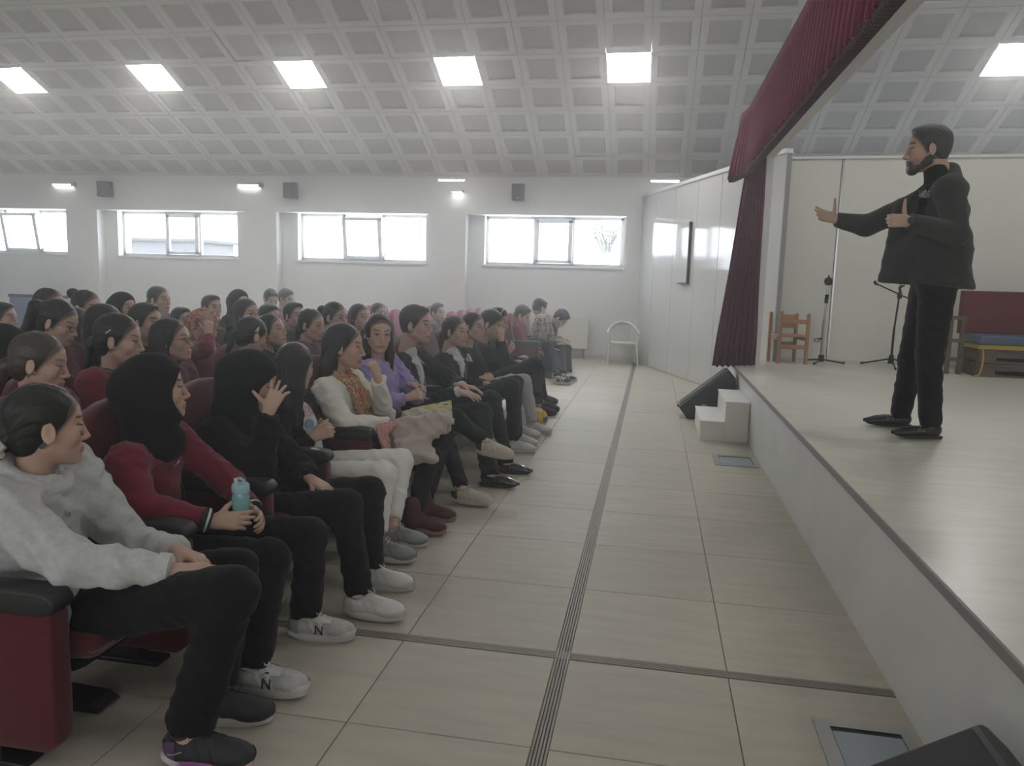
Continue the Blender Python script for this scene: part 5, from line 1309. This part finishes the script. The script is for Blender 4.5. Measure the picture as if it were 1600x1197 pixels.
def white_top(o):
    F = Field(o['at'](.5) - .35, o['at'](.5) + .35, .0085); at, B = o['at'], o['B']
    F.add(ell(at(.62, .05), (.085, .1, .17), B), 0); F.add(ell(at(.3, .06), (.085, .1, .15), B), .05)
    V, Q = F.mesh(); V = ripple(relax(V, Q, 1), Q, .002, .03, 1.); t = mesh_obj('white_top', V, Q, M['white_cloth'], o['e'])
    nm = nrm(o['sx'] * .78 - o['sy'] * .62); xx = nrm(np.cross(o['sz'], nm)); up_ = np.cross(nm, xx)
    Mx = Matrix((Vector(xx), Vector(up_), Vector(nm))).transposed().to_4x4()
    Mx.translation = Vector(surf(V, Q, at(1., .3, -.14)) + nm * .012)
    tx = text_mesh('print_lettering', 'CALIFORNIA', .085, Mx @ Matrix.Scale(.36, 4, (1, 0, 0)), M['pink'], t, depth=.0)
    from mathutils.bvhtree import BVHTree
    tree = BVHTree.FromPolygons([tuple(v) for v in V], [tuple(int(i) for i in f) for f in Q])
    for v in tx.data.vertices:                        # the print lies on the cloth
        hit = tree.ray_cast(v.co + Vector(nm) * .2, -Vector(nm))[0] or tree.find_nearest(v.co)[0]; v.co = hit + Vector(nm) * .005
    q = MB(); Mx2 = Mx.copy(); Mx2.translation = Vector(surf(V, Q, at(.74, .3, -.16)) + nm * .004)
    q.lathe([(.0, -.004), (.026, -.004), (.026, .007), (.018, .007), (.016, .004), (.0, .004)], (0, 0, 0), 18, Mx2); q.build('print_emblem', M['sky_print'], t)
white_top(P4)
P5 = sit('woman in cream sweater and floral scarf resting her chin on her fist', (-1.893, 4.520, 1.004), lv='hi', yaw=math.radians(12), pitch=.1, tyaw=-.05, neckb=(-1.941, 4.520, 0.791), hip=(-1.881, 4.560, 0.318), hk=1.16,
    el=((-1.785, 4.280, 0.548), (-1.693, 4.720, 0.524)), wr=((-1.537, 4.400, 0.541), (-1.665, 4.500, 0.815)), hands=(dict(d=(1, .2, -.1), n=(0, -.2, 1), curl=.4), dict(d=(-.35, .05, 1), n=(.75, -.3, .35), curl=[1.0, 1.05, 1.1, 1.1], thumb=(.6, .4), spread=.03)),
    kn=((-1.284, 4.380, 0.355), (-1.297, 4.680, 0.395)), an=((-1.280, 4.034, 0.100), (-1.295, 4.295, 0.090)), fyaw=(-.05, .0), top=dict(mat=M['cream'], bulk=.018, sleeve=1.08, amp=.0045, scale=.034, name='sweater'), pants=dict(mat=M['black_cloth'], r=(.1, .078, .056, .05), hem=.06), shoe='boot', hair=('long', dict(len=.28, ears=1, fwd={1: -.05, -1: -.06}, clear=1)), shw=.18)
def floral(o):
    nb, sx, sy, sz = o['nb'], o['sx'], o['sy'], o['sz']; at = o['at']
    F = Field(nb - .34, nb + .2, .0075)
    for k in range(16):
        a0, a1 = 2 * math.pi * k / 16, 2 * math.pi * (k + 1) / 16
        pt = lambda a: nb + sx * (.075 * math.cos(a) + .01) + sy * .078 * math.sin(a) + V3(0, 0, .035 - .05 * max(math.cos(a), 0))
        F.add(cap(pt(a0), pt(a1), .034), .012)
    for s, n_ in ((1, .46), (-1, .34)):
        F.add(cap(at(.93, .11, .04 * s), at(.7, .15, .055 * s), .04, .045, (sx, 1.9)), .02); F.add(cap(at(.7, .15, .055 * s), at(n_, .15, .05 * s), .046, .05, (sx, 2.1)), .02)
    V, Q = F.mesh(); V = ripple(relax(V, Q, 1), Q, .006, .014, 3., (1, 1.6, .5)); mesh_obj('floral_scarf', V, Q, M['scarf_floral'], o['e'])
floral(P5)
P6 = sit('woman with long dark hair in lilac sweatshirt looking towards the camera', (-1.890, 5.130, 1.045), lv='hi', yaw=math.radians(-57), pitch=.08, roll=-.05, tyaw=-.15, neckb=(-1.910, 5.160, 0.833), hip=(-1.867, 5.180, 0.372), hk=1.14,
    el=((-1.822, 4.900, 0.573), (-1.685, 5.360, 0.576)), wr=((-1.636, 5.000, 0.613), (-1.655, 5.200, 0.675)), hands=(dict(d=(.9, .35, .25), n=(.4, -.5, .7), curl=[.7, .75, .8, .8]), dict(d=(.9, -.3, -.05), n=(.4, .2, .9), curl=[.9, .95, 1., 1.], thumb=(.5, .4))),
    kn=((-1.303, 5.060, 0.474), (-1.470, 5.300, 0.360)), an=((-1.070, 4.960, 0.352), (-1.148, 4.652, 0.100)), fyaw=(-.1, -.1), fpitch=(.1, 0), top=dict(mat=M['lilac'], bulk=.016, sleeve=1.08, amp=.006, name='sweatshirt'), pants=dict(mat=M['black_cloth'], r=(.1, .076, .054, .05), hem=.0), sock=M['dark_sock'], shoe='runner_cream', hair=('long', dict(len=.30, fwd={1: .01, -1: -.02}, clear=1)), shw=.175)
P7 = sit('older man in black suit and white shirt, hands resting on his knees', (-1.811, 5.740, 1.079), lv='hi', yaw=math.radians(-4), pitch=.06, tyaw=-.08, neckb=(-1.903, 5.740, 0.824), hip=(-1.868, 5.780, 0.286), hk=1.2, male=True,
    el=((-1.684, 5.520, 0.483), (-1.546, 5.980, 0.588)), wr=((-1.401, 5.500, 0.600), (-1.427, 5.720, 0.613)), hands=(dict(d=(1, -.05, -.18), n=(.2, -.25, 1), curl=[.18, .2, .22, .25], spread=.2, k=1.1), dict(d=(1, -.05, -.12), n=(.15, .1, 1), curl=[.2, .25, .3, .3], k=1.1)),
    kn=((-1.234, 5.560, 0.439), (-1.220, 5.860, 0.492)), an=((-1.067, 5.118, 0.100), (-1.040, 5.524, 0.090)), fyaw=(-.08, .0), top=dict(mat=M['suit'], bulk=.03, amp=.004, name='jacket', vneck=.5, skirt=.25), pants=dict(mat=M['suit'], r=(.105, .085, .068, .066), hem=-.03), sock=M['dark_sock'], shoe='dress', hair=('short', {}), hairmat=M['hair_grey'], hairc=(.04, .037, .035), shw=.2, belly=.03)
def shirt_front(o, mat, w=.085):
    at, B, nb = o['at'], o['B'], o['nb']; F = Field(at(.5) - .42, nb + .16, .0085)
    F.add(ell(at(.64, .072), (.085, w, .2), B), 0); F.add(ell(at(.34, .092), (.085, w * .8, .16), B), .05)
    nd = nrm(o['h'].p(-.02, 0, -.05) - nb); F.add(cap(nb + o['sx'] * .015, nb + nd * .035 + o['sx'] * .035, .06, .056), .03)
    V, Q = F.mesh(); V = relax(V, Q, 1); s = mesh_obj('shirt', V, Q, mat, o['e'])
    for sd in (1, -1):
        q = MB(); pts = [at(1.02, .05, .055 * sd), at(.97, .105, .012 * sd), at(.86, .135, .05 * sd), at(.93, .08, .075 * sd)]
        q.add([p + o['sx'] * .014 for p in pts] + [p for p in pts], [(0, 1, 2, 3), (7, 6, 5, 4)] + [(i, (i + 1) % 4, 4 + (i + 1) % 4, 4 + i) for i in range(4)]); q.build('collar_wing', mat, s)
    return s
shirt_front(P7, M['white_cloth'], .046)
for i in (0, 1):
    d = nrm(P7['wr'][i] - P7['els'][i]); q = MB(); q.tube([P7['wr'][i] - d * .03, P7['wr'][i] + d * .008], [.041, .04], 16); q.build('shirt_cuff', M['white_cloth'], P7['e'], smooth=True)
w_, d = P7['wr'][0], nrm(V3(1, -.05, -.18)); q = MB(); c = w_ + d * .118 + V3(0, 0, .0); q.tube([c + V3(0, .0115 * math.cos(a), .0115 * math.sin(a) - .006) for a in [2 * math.pi * k / 12 for k in range(12)]], .0028, 6, closed=True); q.build('ring', M['chrome'], P7['e'])
P8 = sit('girl with white collar under black jacket, pink sock, between the suited man and dark girls', (-1.655, 6.350, 0.993), lv='mid', yaw=math.radians(-16), pitch=.03, tyaw=-.1, neckb=(-1.728, 6.360, 0.774), hip=(-1.663, 6.400, 0.357), hk=1.08,
    wr=((-1.325, 6.200, 0.505), (-1.385, 6.420, 0.539)), hands=(dict(d=(1, .2, -.1), n=(0, -.2, 1), curl=.4), dict(d=(1, -.2, -.1), n=(0, .2, 1), curl=.4)), kn=((-1.120, 6.200, 0.565), (-1.132, 6.450, 0.559)), an=((-1.117, 6.438, 0.100), (-1.109, 6.215, 0.090)), fyaw=(-.1, .1),
    top=dict(mat=M['black_cloth'], bulk=.02, name='jacket', vneck=.75), pants=BLACKP, shoe='runner_white', sock=M['pink_sock'], hair=('tied', {}), shw=.16)
shirt_front(P8, M['white_cloth'], .05)
P9 = sit('girl in black top with small white striped mark, clasped hands and grey sweatpants', (-1.637, 6.960, 0.998), lv='mid', yaw=math.radians(-22), pitch=.04, tyaw=-.1, hip=(-1.558, 7.000, 0.380), hk=1.1, neckb=(-1.705, 6.980, 0.777),
    wr=((-1.516, 6.800, 0.530), (-1.520, 6.950, 0.535)), hands=(dict(d=(.9, .4, .1), n=(.3, -.6, .6), curl=.7), dict(d=(.9, -.4, .1), n=(.3, .6, .6), curl=.7)), kn=((-1.241, 6.800, 0.508), (-1.164, 7.050, 0.492)), an=((-1.144, 6.791, 0.100), (-1.080, 7.062, 0.090)), fyaw=(-.1, 0), top=dict(mat=M['black_cloth'], bulk=.015), pants=dict(mat=M['grey_trousers'], r=(.1, .08, .07, .075), hem=.02), shoe='runner_white', hair=('tied', {}), shw=.16)
P10 = sit('person in black hoodie leaning cheek on hand, front row far end', (-1.595, 7.570, 0.991), lv='mid', yaw=math.radians(-8), pitch=.42, tyaw=-.1, hip=(-1.578, 7.620, 0.405), hk=1.2, neckb=(-1.703, 7.600, 0.763),
    el=((-1.451, 7.450, 0.684), None), wr=((-1.462, 7.420, 0.846), (-1.317, 7.700, 0.601)), hands=(dict(d=(-.1, .15, 1), n=(.4, -1, .1), curl=.5), dict(d=(1, -.1, -.2), n=(0, 0, 1), curl=.5)), kn=((-1.124, 7.400, 0.602), (-1.157, 7.700, 0.582)), an=((-1.241, 8.438, 0.100), (-1.243, 8.856, 0.090)), top=dict(mat=M['black_cloth'], bulk=.025, name='hoodie', collar='hood'), pants=dict(mat=M['black_cloth'], r=(.1, .08, .07, .07), hem=.0), hair=('tied', dict(clear=0)), shw=.175)
def striped_mark(o, p):
    me = o['top'].data; V = np.array([v.co for v in me.vertices]); Q = np.array([f.vertices[:] for f in me.polygons])
    c = surf(V, Q, np.array(p) - o['root']); nm = nrm(V3(.35, -1, .1)); xx = nrm(V3(1, .35, -.1)); up_ = np.cross(nm, xx) * 1.
    Mx = Matrix((Vector(xx), Vector(up_), Vector(nm))).transposed().to_4x4(); Mx.translation = Vector(c + nm * .006); q = MB()
    for k, hgt in enumerate((.03, .048, .068)):
        x = -.05 + k * .034; lean = hgt * .62
        q.add([Mx @ Vector(p_) for p_ in ((x, -.02, -.006), (x + .026, -.02, -.006), (x + .026 - lean, -.02 + hgt, -.006), (x - lean, -.02 + hgt, -.006), (x, -.02, .006), (x + .026, -.02, .006), (x + .026 - lean, -.02 + hgt, .006), (x - lean, -.02 + hgt, .006))], [(0, 3, 2, 1), (4, 5, 6, 7), (0, 1, 5, 4), (1, 2, 6, 5), (2, 3, 7, 6), (3, 0, 4, 7)])
    q.build('print_mark', M['white_cloth'], o['top'])
striped_mark(P9, (-1.510, 6.700, 0.717))
P11 = sit('dark-haired girl with thin headband half hidden behind the leaning hoodie', (-1.640, 8.150, 1.000), lv='mid', yaw=math.radians(-10), pitch=.25, hip=(-1.592, 8.200, 0.402), hk=1.12, wr=((-1.506, 7.980, 0.659), (-1.421, 8.300, 0.577)), hands=(dict(d=(.6, .2, .8), n=(.5, -.8, 0), curl=.5), None), top=dict(mat=M['black_cloth'], bulk=.012), hair=('tied', {}), shw=.16, kn=((-1.2, 8.05, .47), (-1.2, 8.3, .47)), an=((-1.16, 8.05, .09), (-1.16, 8.3, .09)))
q = MB(); h = P11['h']; q.tube([h.p(.035, .083 * math.cos(a), .03 + .096 * math.sin(a)) for a in [math.pi * k / 16 for k in range(17)]], .003, 6); q.build('headband', M['white_plastic'], P11['e'])

# things held by or lying on the front row
e = empty('water_bottle', (-1.543, 2.660, 0.469), 'teal clear water bottle with pale blue cap held in the lap', 'bottle')
q = MB(); q.lathe([(.0, 0), (.03, 0), (.034, .006), (.034, .05), (.031, .06), (.034, .07), (.034, .11), (.03, .125), (.0, .125)], seg=20); q.build('flask', M['bottle'], e, smooth=True)
q = MB(); q.lathe([(.0, .125), (.032, .125), (.034, .13), (.034, .155), (.03, .162), (.0, .162)], seg=20); cp = q.build('cap', M['bottle_cap'], e, smooth=True)
q = MB(); q.tube([(.02, -.018, .16), (.022, -.012, .178), (.0, .0, .182), (-.02, .014, .176), (-.024, .018, .16)], .006, 8); q.build('carry_loop', M['bottle_cap'], cp, smooth=True)
q = MB(); q.tube([(-.01, -.015, .16), (-.012, -.016, .185)], .007, 8); q.build('spout', M['white_plastic'], cp)
F = Field(V3(-1.9, 4.0, .1), V3(-1.0, 4.95, .95), .0095)          # coat draped over the lap
ca, cb_, cc = V3(*(-1.536, 4.400, 0.509)), V3(*(-1.210, 4.360, 0.604)), V3(*(-1.375, 4.260, 0.419))
F.add(cap(ca, cb_, .06, .062), 0); F.add(cap(ca + V3(.02, 0, -.03), cc, .058, .075), .05); F.add(cap(cb_, cc, .06, .07), .06); F.add(cap(V3(*(-1.471, 4.550, 0.575)), V3(*(-1.232, 4.500, 0.550)), .055, .06), .06); F.add(cap(cc, V3(*(-1.246, 4.250, 0.403)), .06, .05), .05)
V, Q = F.mesh(); V = relax(V, Q, 2); V = ripple(V, Q, .009, .05, 1.3, (1, 1, 1.3)); oc = V.mean(0); o = mesh_obj('coat', V - oc, Q, M['beige_coat']); o.location = oc; tag(o, 'beige wool coat lying over the lap of the woman in cream', 'coat')
F = Field(V3(-1.9, 3.9, .2), V3(-1.1, 4.6, .8), .008); a_, b_ = V3(*(-1.543, 4.260, 0.536)), V3(*(-1.497, 4.200, 0.435)); F.add(cap(a_, b_, .042, .036, ((1, -.6, 0), 1.6)), 0); F.add(cap(a_, a_ + V3(.05, .08, .02), .036, .03), .02)
V, Q = F.mesh(); V = ripple(relax(V, Q, 1), Q, .006, .015, 2., (1, 1, .4)); oc = V.mean(0); o = mesh_obj('shawl', V - oc, Q, M['pink_check']); o.location = oc; tag(o, 'pink checked shawl end hanging out from under the beige coat', 'shawl')
e = empty('magazine', (-1.338, 4.580, 0.586), 'yellow covered magazine sticking out above the beige coat', 'magazine', rz=.25); e.rotation_euler = (.5, -.22, .2)
q = MB(); q.box((-.13, -.1, -.004), (.13, .1, .004)); q.build('pages', M['paper'], e); q = MB(); q.box((-.132, -.102, .004), (.132, .102, .006)); q.box((-.132, -.102, -.006), (.132, .102, -.004)); q.build('cover', M['mag_yellow'], e)
bc = V3(*(-1.094, 7.205, 0.000)); bc[2] = .11; bc[1] += .06; bc[0] += .035
def volleyball(c, r=.108):
    e = empty('volleyball', (c[0], c[1], 0), 'yellow and blue volleyball on the floor among the white sneakers', 'ball')
    n = 9
    for ax in range(3):
        for sg in (1, -1):
            for st in range(3):
                q = MB(); vs = []
                for i in range(n):
                    for j in range(5):
                        u = -1 + 2 * i / (n - 1); v = (-1 + 2 * (st + j / 4) / 3)
                        u, v = u * .985, v + (.02 if j == 0 else -.02 if j == 4 else 0)
                        p = [0, 0, 0]; p[ax] = sg; p[(ax + 1) % 3] = math.tan(u * math.pi / 4); p[(ax + 2) % 3] = math.tan(v * math.pi / 4)
                        vs.append(Vector(p).normalized() * r + Vector((0, 0, r)))
                q.add(vs, [(i * 5 + j, (i + 1) * 5 + j, (i + 1) * 5 + j + 1, i * 5 + j + 1) for i in range(n - 1) for j in range(4)])
                q.build('ball_panel', M['ball_blue'] if st == 1 else M['ball_yellow'], e, smooth=True)
    q = MB(); q.lathe([(0.001, -.1045)] + [(.1045 * math.sin(a), -.1045 * math.cos(a)) for a in [math.pi * k / 12 for k in range(1, 12)]] + [(.001, .1045)], (0, 0, r), 20); q.build('bladder', M['black_plastic'], e, smooth=True)
volleyball(bc)

# ---------------------------------------------------------------- rows behind
def lapw(x, y, z=.56): return ((x + .3, y - .05, z), (x + .3, y + .05, z))
MP = dict(mat=M['maroon'], bulk=.012, collar='ring', collarmat=M['dark_sock'], stripe=1, name='polo_shirt')
MD = dict(mat=M['maroon_dark'], bulk=.014, collar='ring', name='sweater'); BK = dict(mat=M['black_cloth'], bulk=.016, name='sweater'); BH = dict(mat=M['black_cloth'], bulk=.02, collar='hood', name='hoodie')
R = [
 # row 2
 ((-2.720, 3.003, 1.015), 'brown-haired girl looking down, second row behind the grey hoodie', dict(lv='mid', pitch=.2, hairmat=M['hair_brown'], hairc=(.05, .035, .026), top=MP, hair=('tied', {}), hk=1.12)),
 ((-2.720, 3.534, 1.081), 'girl with earring and maroon polo with striped collar, second row', dict(lv='mid', pitch=.12, top=MP, hair=('tied', dict(clip=[(-.03, -.088, .03), (-.01, -.09, .05)])), hk=1.1)),
 ((-2.720, 3.975, 1.046), 'girl with round glasses and straight black hair, second row', dict(lv='mid', pitch=-.05, top=MD, hair=('long', dict(len=.2, glasses=1, clear=1)), hk=1.04)),
 ((-2.720, 4.881, 1.010), 'girl with white hair clip in dark hair turned away, second row', dict(lv='mid', yaw=1.0, pitch=.35, top=BK, hair=('tied', dict(clip=[(-.02, -.087, .055), (-.035, -.09, .02), (-.02, -.092, .02), (-.018, -.087, .055)])), hk=1.06)),
 ((-2.720, 5.154, 1.025), 'girl with white hairband raising her chin, second row beside the hair clip', dict(lv='mid', pitch=-.2, top=BK, hair=('tied', {}), hk=1.02)),
 ((-2.720, 5.825, 1.035), 'girl with low ponytail and dark skin tone, second row behind the cream sweater', dict(lv='mid', pitch=.1, top=MD, hair=('tied', {}), hk=1.06)),
 ((-2.720, 6.299, 1.077), 'girl with high ponytail and white shirt edge, second row', dict(lv='mid', pitch=.1, top=BK, hair=('ponytail', {}), hk=1.06)),
 # row 3
 ((-3.620, 3.752, 0.973), 'person in black headscarf at the photo left edge, third row', dict(hair=('hijab', {}), hk=1.12, yaw=1.2)),
 ((-3.620, 4.165, 1.106), 'girl with ponytail and glasses looking down, third row', dict(lv='mid', pitch=.35, top=MD, hair=('ponytail', dict(glasses=1)), hk=1.12)),
 ((-3.620, 4.577, 1.064), 'girl with long loose dark hair seen from behind, third row', dict(yaw=1.1, pitch=.1, hair=('long', dict(len=.3)), hk=1.18)),
 ((-3.620, 4.996, 1.064), 'boy with thick dark hair looking right, third row', dict(lv='mid', male=True, top=BK, hair=('short', {}), hk=1.12)),
 ((-3.620, 5.740, 0.990), 'girl in red and beige patterned headscarf, hand on her face, third row', dict(lv='mid', pitch=.3, top=dict(mat=M['maroon'], bulk=.016, name='sweater'), hair=('hijab', {}), hairmat=M['scarf_red'], hk=1.12, hand=1)),
 ((-3.620, 6.412, 1.068), 'black-haired girl with glasses in black hoodie, third row', dict(lv='mid', top=BH, hair=('long', dict(len=.24, glasses=1, clear=1)), hk=1.14)),
 ((-3.620, 6.825, 1.009), 'boy with short fringe behind the raised chin, third row', dict(male=True, top=MD, hair=('short', {}), hk=1.1)),
 ((-3.620, 7.348, 1.012), 'boy with dark parted hair in black, third row', dict(male=True, top=BK, hair=('short', {}), hk=1.16)),
 # row 4
 ((-4.550, 5.154, 1.149), 'dark-haired woman sitting before the folded blue table', dict(pitch=.05, hair=('long', dict(len=.25, clear=1)), hk=1.1)),
 ((-4.550, 5.546, 1.122), 'girl with hair tied in a bun on top, fourth row', dict(hair=('bun', dict(bz=.08)), hk=1.16, pitch=.1)),
 ((-4.550, 5.986, 1.108), 'person in dark headscarf with pale face, fourth row', dict(hair=('hijab', {}), hk=1.04)),
 ((-4.550, 6.823, 0.956), 'boy with cropped dark hair mostly hidden by a headscarf, fourth row', dict(male=True, hair=('short', {}), hk=1.06)),
 ((-4.550, 7.352, 1.065), 'boy with olive cropped hair above the patterned headscarf', dict(male=True, hair=('short', {}), hairmat=M['hair_brown'], hk=1.08)),
 ((-4.550, 7.899, 1.105), 'person in black headscarf behind the girl with glasses', dict(hair=('hijab', {}), hk=1.1)),
 ((-4.300, 5.126, 1.022), 'dark-haired girl between the glasses girl and long loose hair', dict(hair=('long', dict(len=.2)), hk=1.04, yaw=.9)),
 # row 5
 ((-5.450, 5.642, 0.996), 'boy with fringe cut by the photo left edge, fifth row', dict(male=True, hair=('short', {}), hk=1.12, yaw=.25)),
 ((-5.450, 7.768, 1.108), 'smiling round-faced girl sitting higher than her neighbours, fifth row', dict(lv='mid', yaw=-.12, top=MD, hair=('tied', {}), hk=1.24)),
 ((-5.600, 10.605, 1.051), 'man in slate shirt with bowed head at the back', dict(male=True, yaw=-.6, pitch=.45, top=dict(mat=M['slate'], bulk=.03, name='shirt', collar='ring'), hair=('short', {}), hk=1.2)),
 ((-5.600, 11.092, 1.051), 'balding man in dark top next to the bowed man at the back', dict(male=True, yaw=-.2, pitch=.3, top=dict(mat=M['slate'], bulk=.03, name='shirt', collar='ring'), hair=('short', {}), hairmat=M['hair_grey'], hk=1.22)),
 # scattered, towards the far end
 ((-2.900, 7.318, 1.026), 'dark-haired girl behind the lilac sweatshirt', dict(hair=('long', dict(len=.2, clear=1)), hk=1.1)),
 ((-3.300, 8.954, 0.979), 'girl in grey patterned scarf behind the woman in lilac', dict(hair=('tied', {}), top=dict(mat=M['print_bw'], bulk=.02, name='shawl', collar='ring'), hk=1.1)),
 ((-3.393, 11.900, 0.880), 'boy in slate jacket sitting among the window-lit magenta seats', dict(lv='mid', male=True, hair=('short', {}), top=dict(mat=M['slate'], bulk=.02, name='jacket', collar='ring'), hk=1.24, yaw=-.5)),
]
for hd, lab, kw in R:
    kw = dict(kw); x, y, z = hd; lv = kw.pop('lv', 'lo'); hand = kw.pop('hand', 0)
    kw.setdefault('pants', BLACKP); kw.setdefault('top', BK); kw.setdefault('shoe', 'black')
    hipz = .44 if z < 1.1 else .44 + (z - 1.1)
    if hand:
        kw['wr'] = ((-3.350, 5.369, 0.962), (x + .3, y + .1, .56)); kw['hands'] = (dict(d=(-.2, .3, 1), n=(.5, -1, 0), curl=.8), None); kw['el'] = ((-3.320, 5.273, 0.857), None)
    o = sit(lab, hd, lv=lv, hip=(x - .02, y, hipz), **kw)
# three boys on the far block
B1 = sit('boy in maroon sweater bending forward behind the far seat panel', (-1.932, 11.400, 0.911), lv='mid', male=True, hk=1.22, yaw=-.1, pitch=.5, neckb=(-2.009, 11.420, 0.714), hip=(-2.02, 11.40, .44), top=dict(mat=M['maroon'], bulk=.02, name='sweater', collar='ring'), wr=((-1.729, 11.250, 0.468), (-1.710, 11.450, 0.433)), el=((-1.896, 11.200, 0.512), None), hands=(lap(), lap()), pants=BLACKP, hair=('short', {}), shw=.19, kn=((-1.52, 11.3, .47), (-1.52, 11.55, .47)), an=((-1.48, 11.3, .09), (-1.48, 11.55, .09)))
B2 = sit('boy in brown plaid shirt with head turned down, far block', (-1.753, 11.950, 1.006), lv='mid', male=True, hk=1.2, yaw=.8, pitch=.45, neckb=(-1.713, 11.980, 0.875), hip=(-1.790, 12.000, 0.323), top=dict(mat=M['plaid'], bulk=.03, name='plaid_shirt', collar='ring'), wr=((-1.516, 11.850, 0.378), (-1.454, 12.050, 0.496)), el=((-1.777, 11.750, 0.465), (-1.575, 12.200, 0.480)), hands=(lap(), lap()), pants=BLACKP, hair=('short', {}), shw=.2, kn=((-1.483, 11.850, 0.299), (-1.394, 12.100, 0.362)), an=((-1.250, 10.518, 0.100), (-1.216, 10.835, 0.100)), shoe='skate')
B3 = sit('boy in dark checked shirt bent low with crossed leg, far block', (-1.479, 12.500, 0.830), lv='mid', male=True, hk=1.24, yaw=-.2, pitch=.95, neckb=(-1.631, 12.550, 0.738), hip=(-1.747, 12.580, 0.253), top=dict(mat=M['dark_plaid'], bulk=.02, name='checked_shirt'), wr=((-1.463, 12.300, 0.478), (-1.457, 12.600, 0.477)), hands=(lap(), lap()), pants=BLACKP, hair=('short', {}), shw=.19, kn=((-1.339, 12.350, 0.344), (-1.440, 12.700, 0.277)), an=((-1.255, 11.900, 0.002), (-1.341, 11.101, 0.100)), shoe='skate')

# ---------------------------------------------------------------- seats under the audience
names = ['girl in grey hoodie', 'girl with teal bottle', 'girl covering her face', 'girl in pale trousers', 'woman in floral scarf', 'woman in lilac sweatshirt', 'man in black suit', 'girl with pink sock', 'girl with clasped hands', 'leaning black hoodie', 'girl with thin headband']
for k, nme in enumerate(names): theatre_seat(ROWX, SEAT0 + k * DY, 'maroon theatre seat in the front row under the ' + nme, end=(k == len(names) - 1), group='maroon theatre seats')
taken = set()
for hd, lab, kw in R:
    x, y, z = hd
    if y > 10.9: continue
    r = max(1, round((-1.84 - x) / DROW)); k0 = (y - SEAT0) / DY; cand = sorted(range(-1, 20), key=lambda k: abs(k - k0)); k = next(c for c in cand if (r, c) not in taken); taken.add((r, k))
    short = lab.split(',')[0]; short = ' '.join(short.split()[:8])
    theatre_seat(ROWX - r * DROW, SEAT0 + k * DY, 'maroon seat under the ' + short, group='maroon theatre seats')
for r in range(4):
    for k in range(4):
        if r == 0 and k > 2: continue
        theatre_seat(ROWX - r * DROW, 11.33 + k * DY, 'maroon seat in the far block under the boy in ' + ('maroon sweater', 'plaid shirt', 'dark checked shirt')[k] if r == 0 else 'empty window-lit magenta seat, %s row of the far block, %s seat from the aisle' % (('', 'second', 'third', 'fourth')[r], ('first', 'second', 'third', 'fourth')[k]), kind='m' if r == 0 else 'p', group='far front seats' if r == 0 else 'empty window-lit magenta seats', end=(k == 3))
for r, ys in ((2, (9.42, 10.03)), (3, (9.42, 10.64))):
    for j, y in enumerate(ys): theatre_seat(ROWX - r * DROW, y, 'empty window-lit magenta seat behind the heads, %s row, %s the aisle' % (('third', 'fourth')[r - 2], ('one away from', 'next to')[j]), kind='p', group='empty window-lit magenta seats behind the heads')
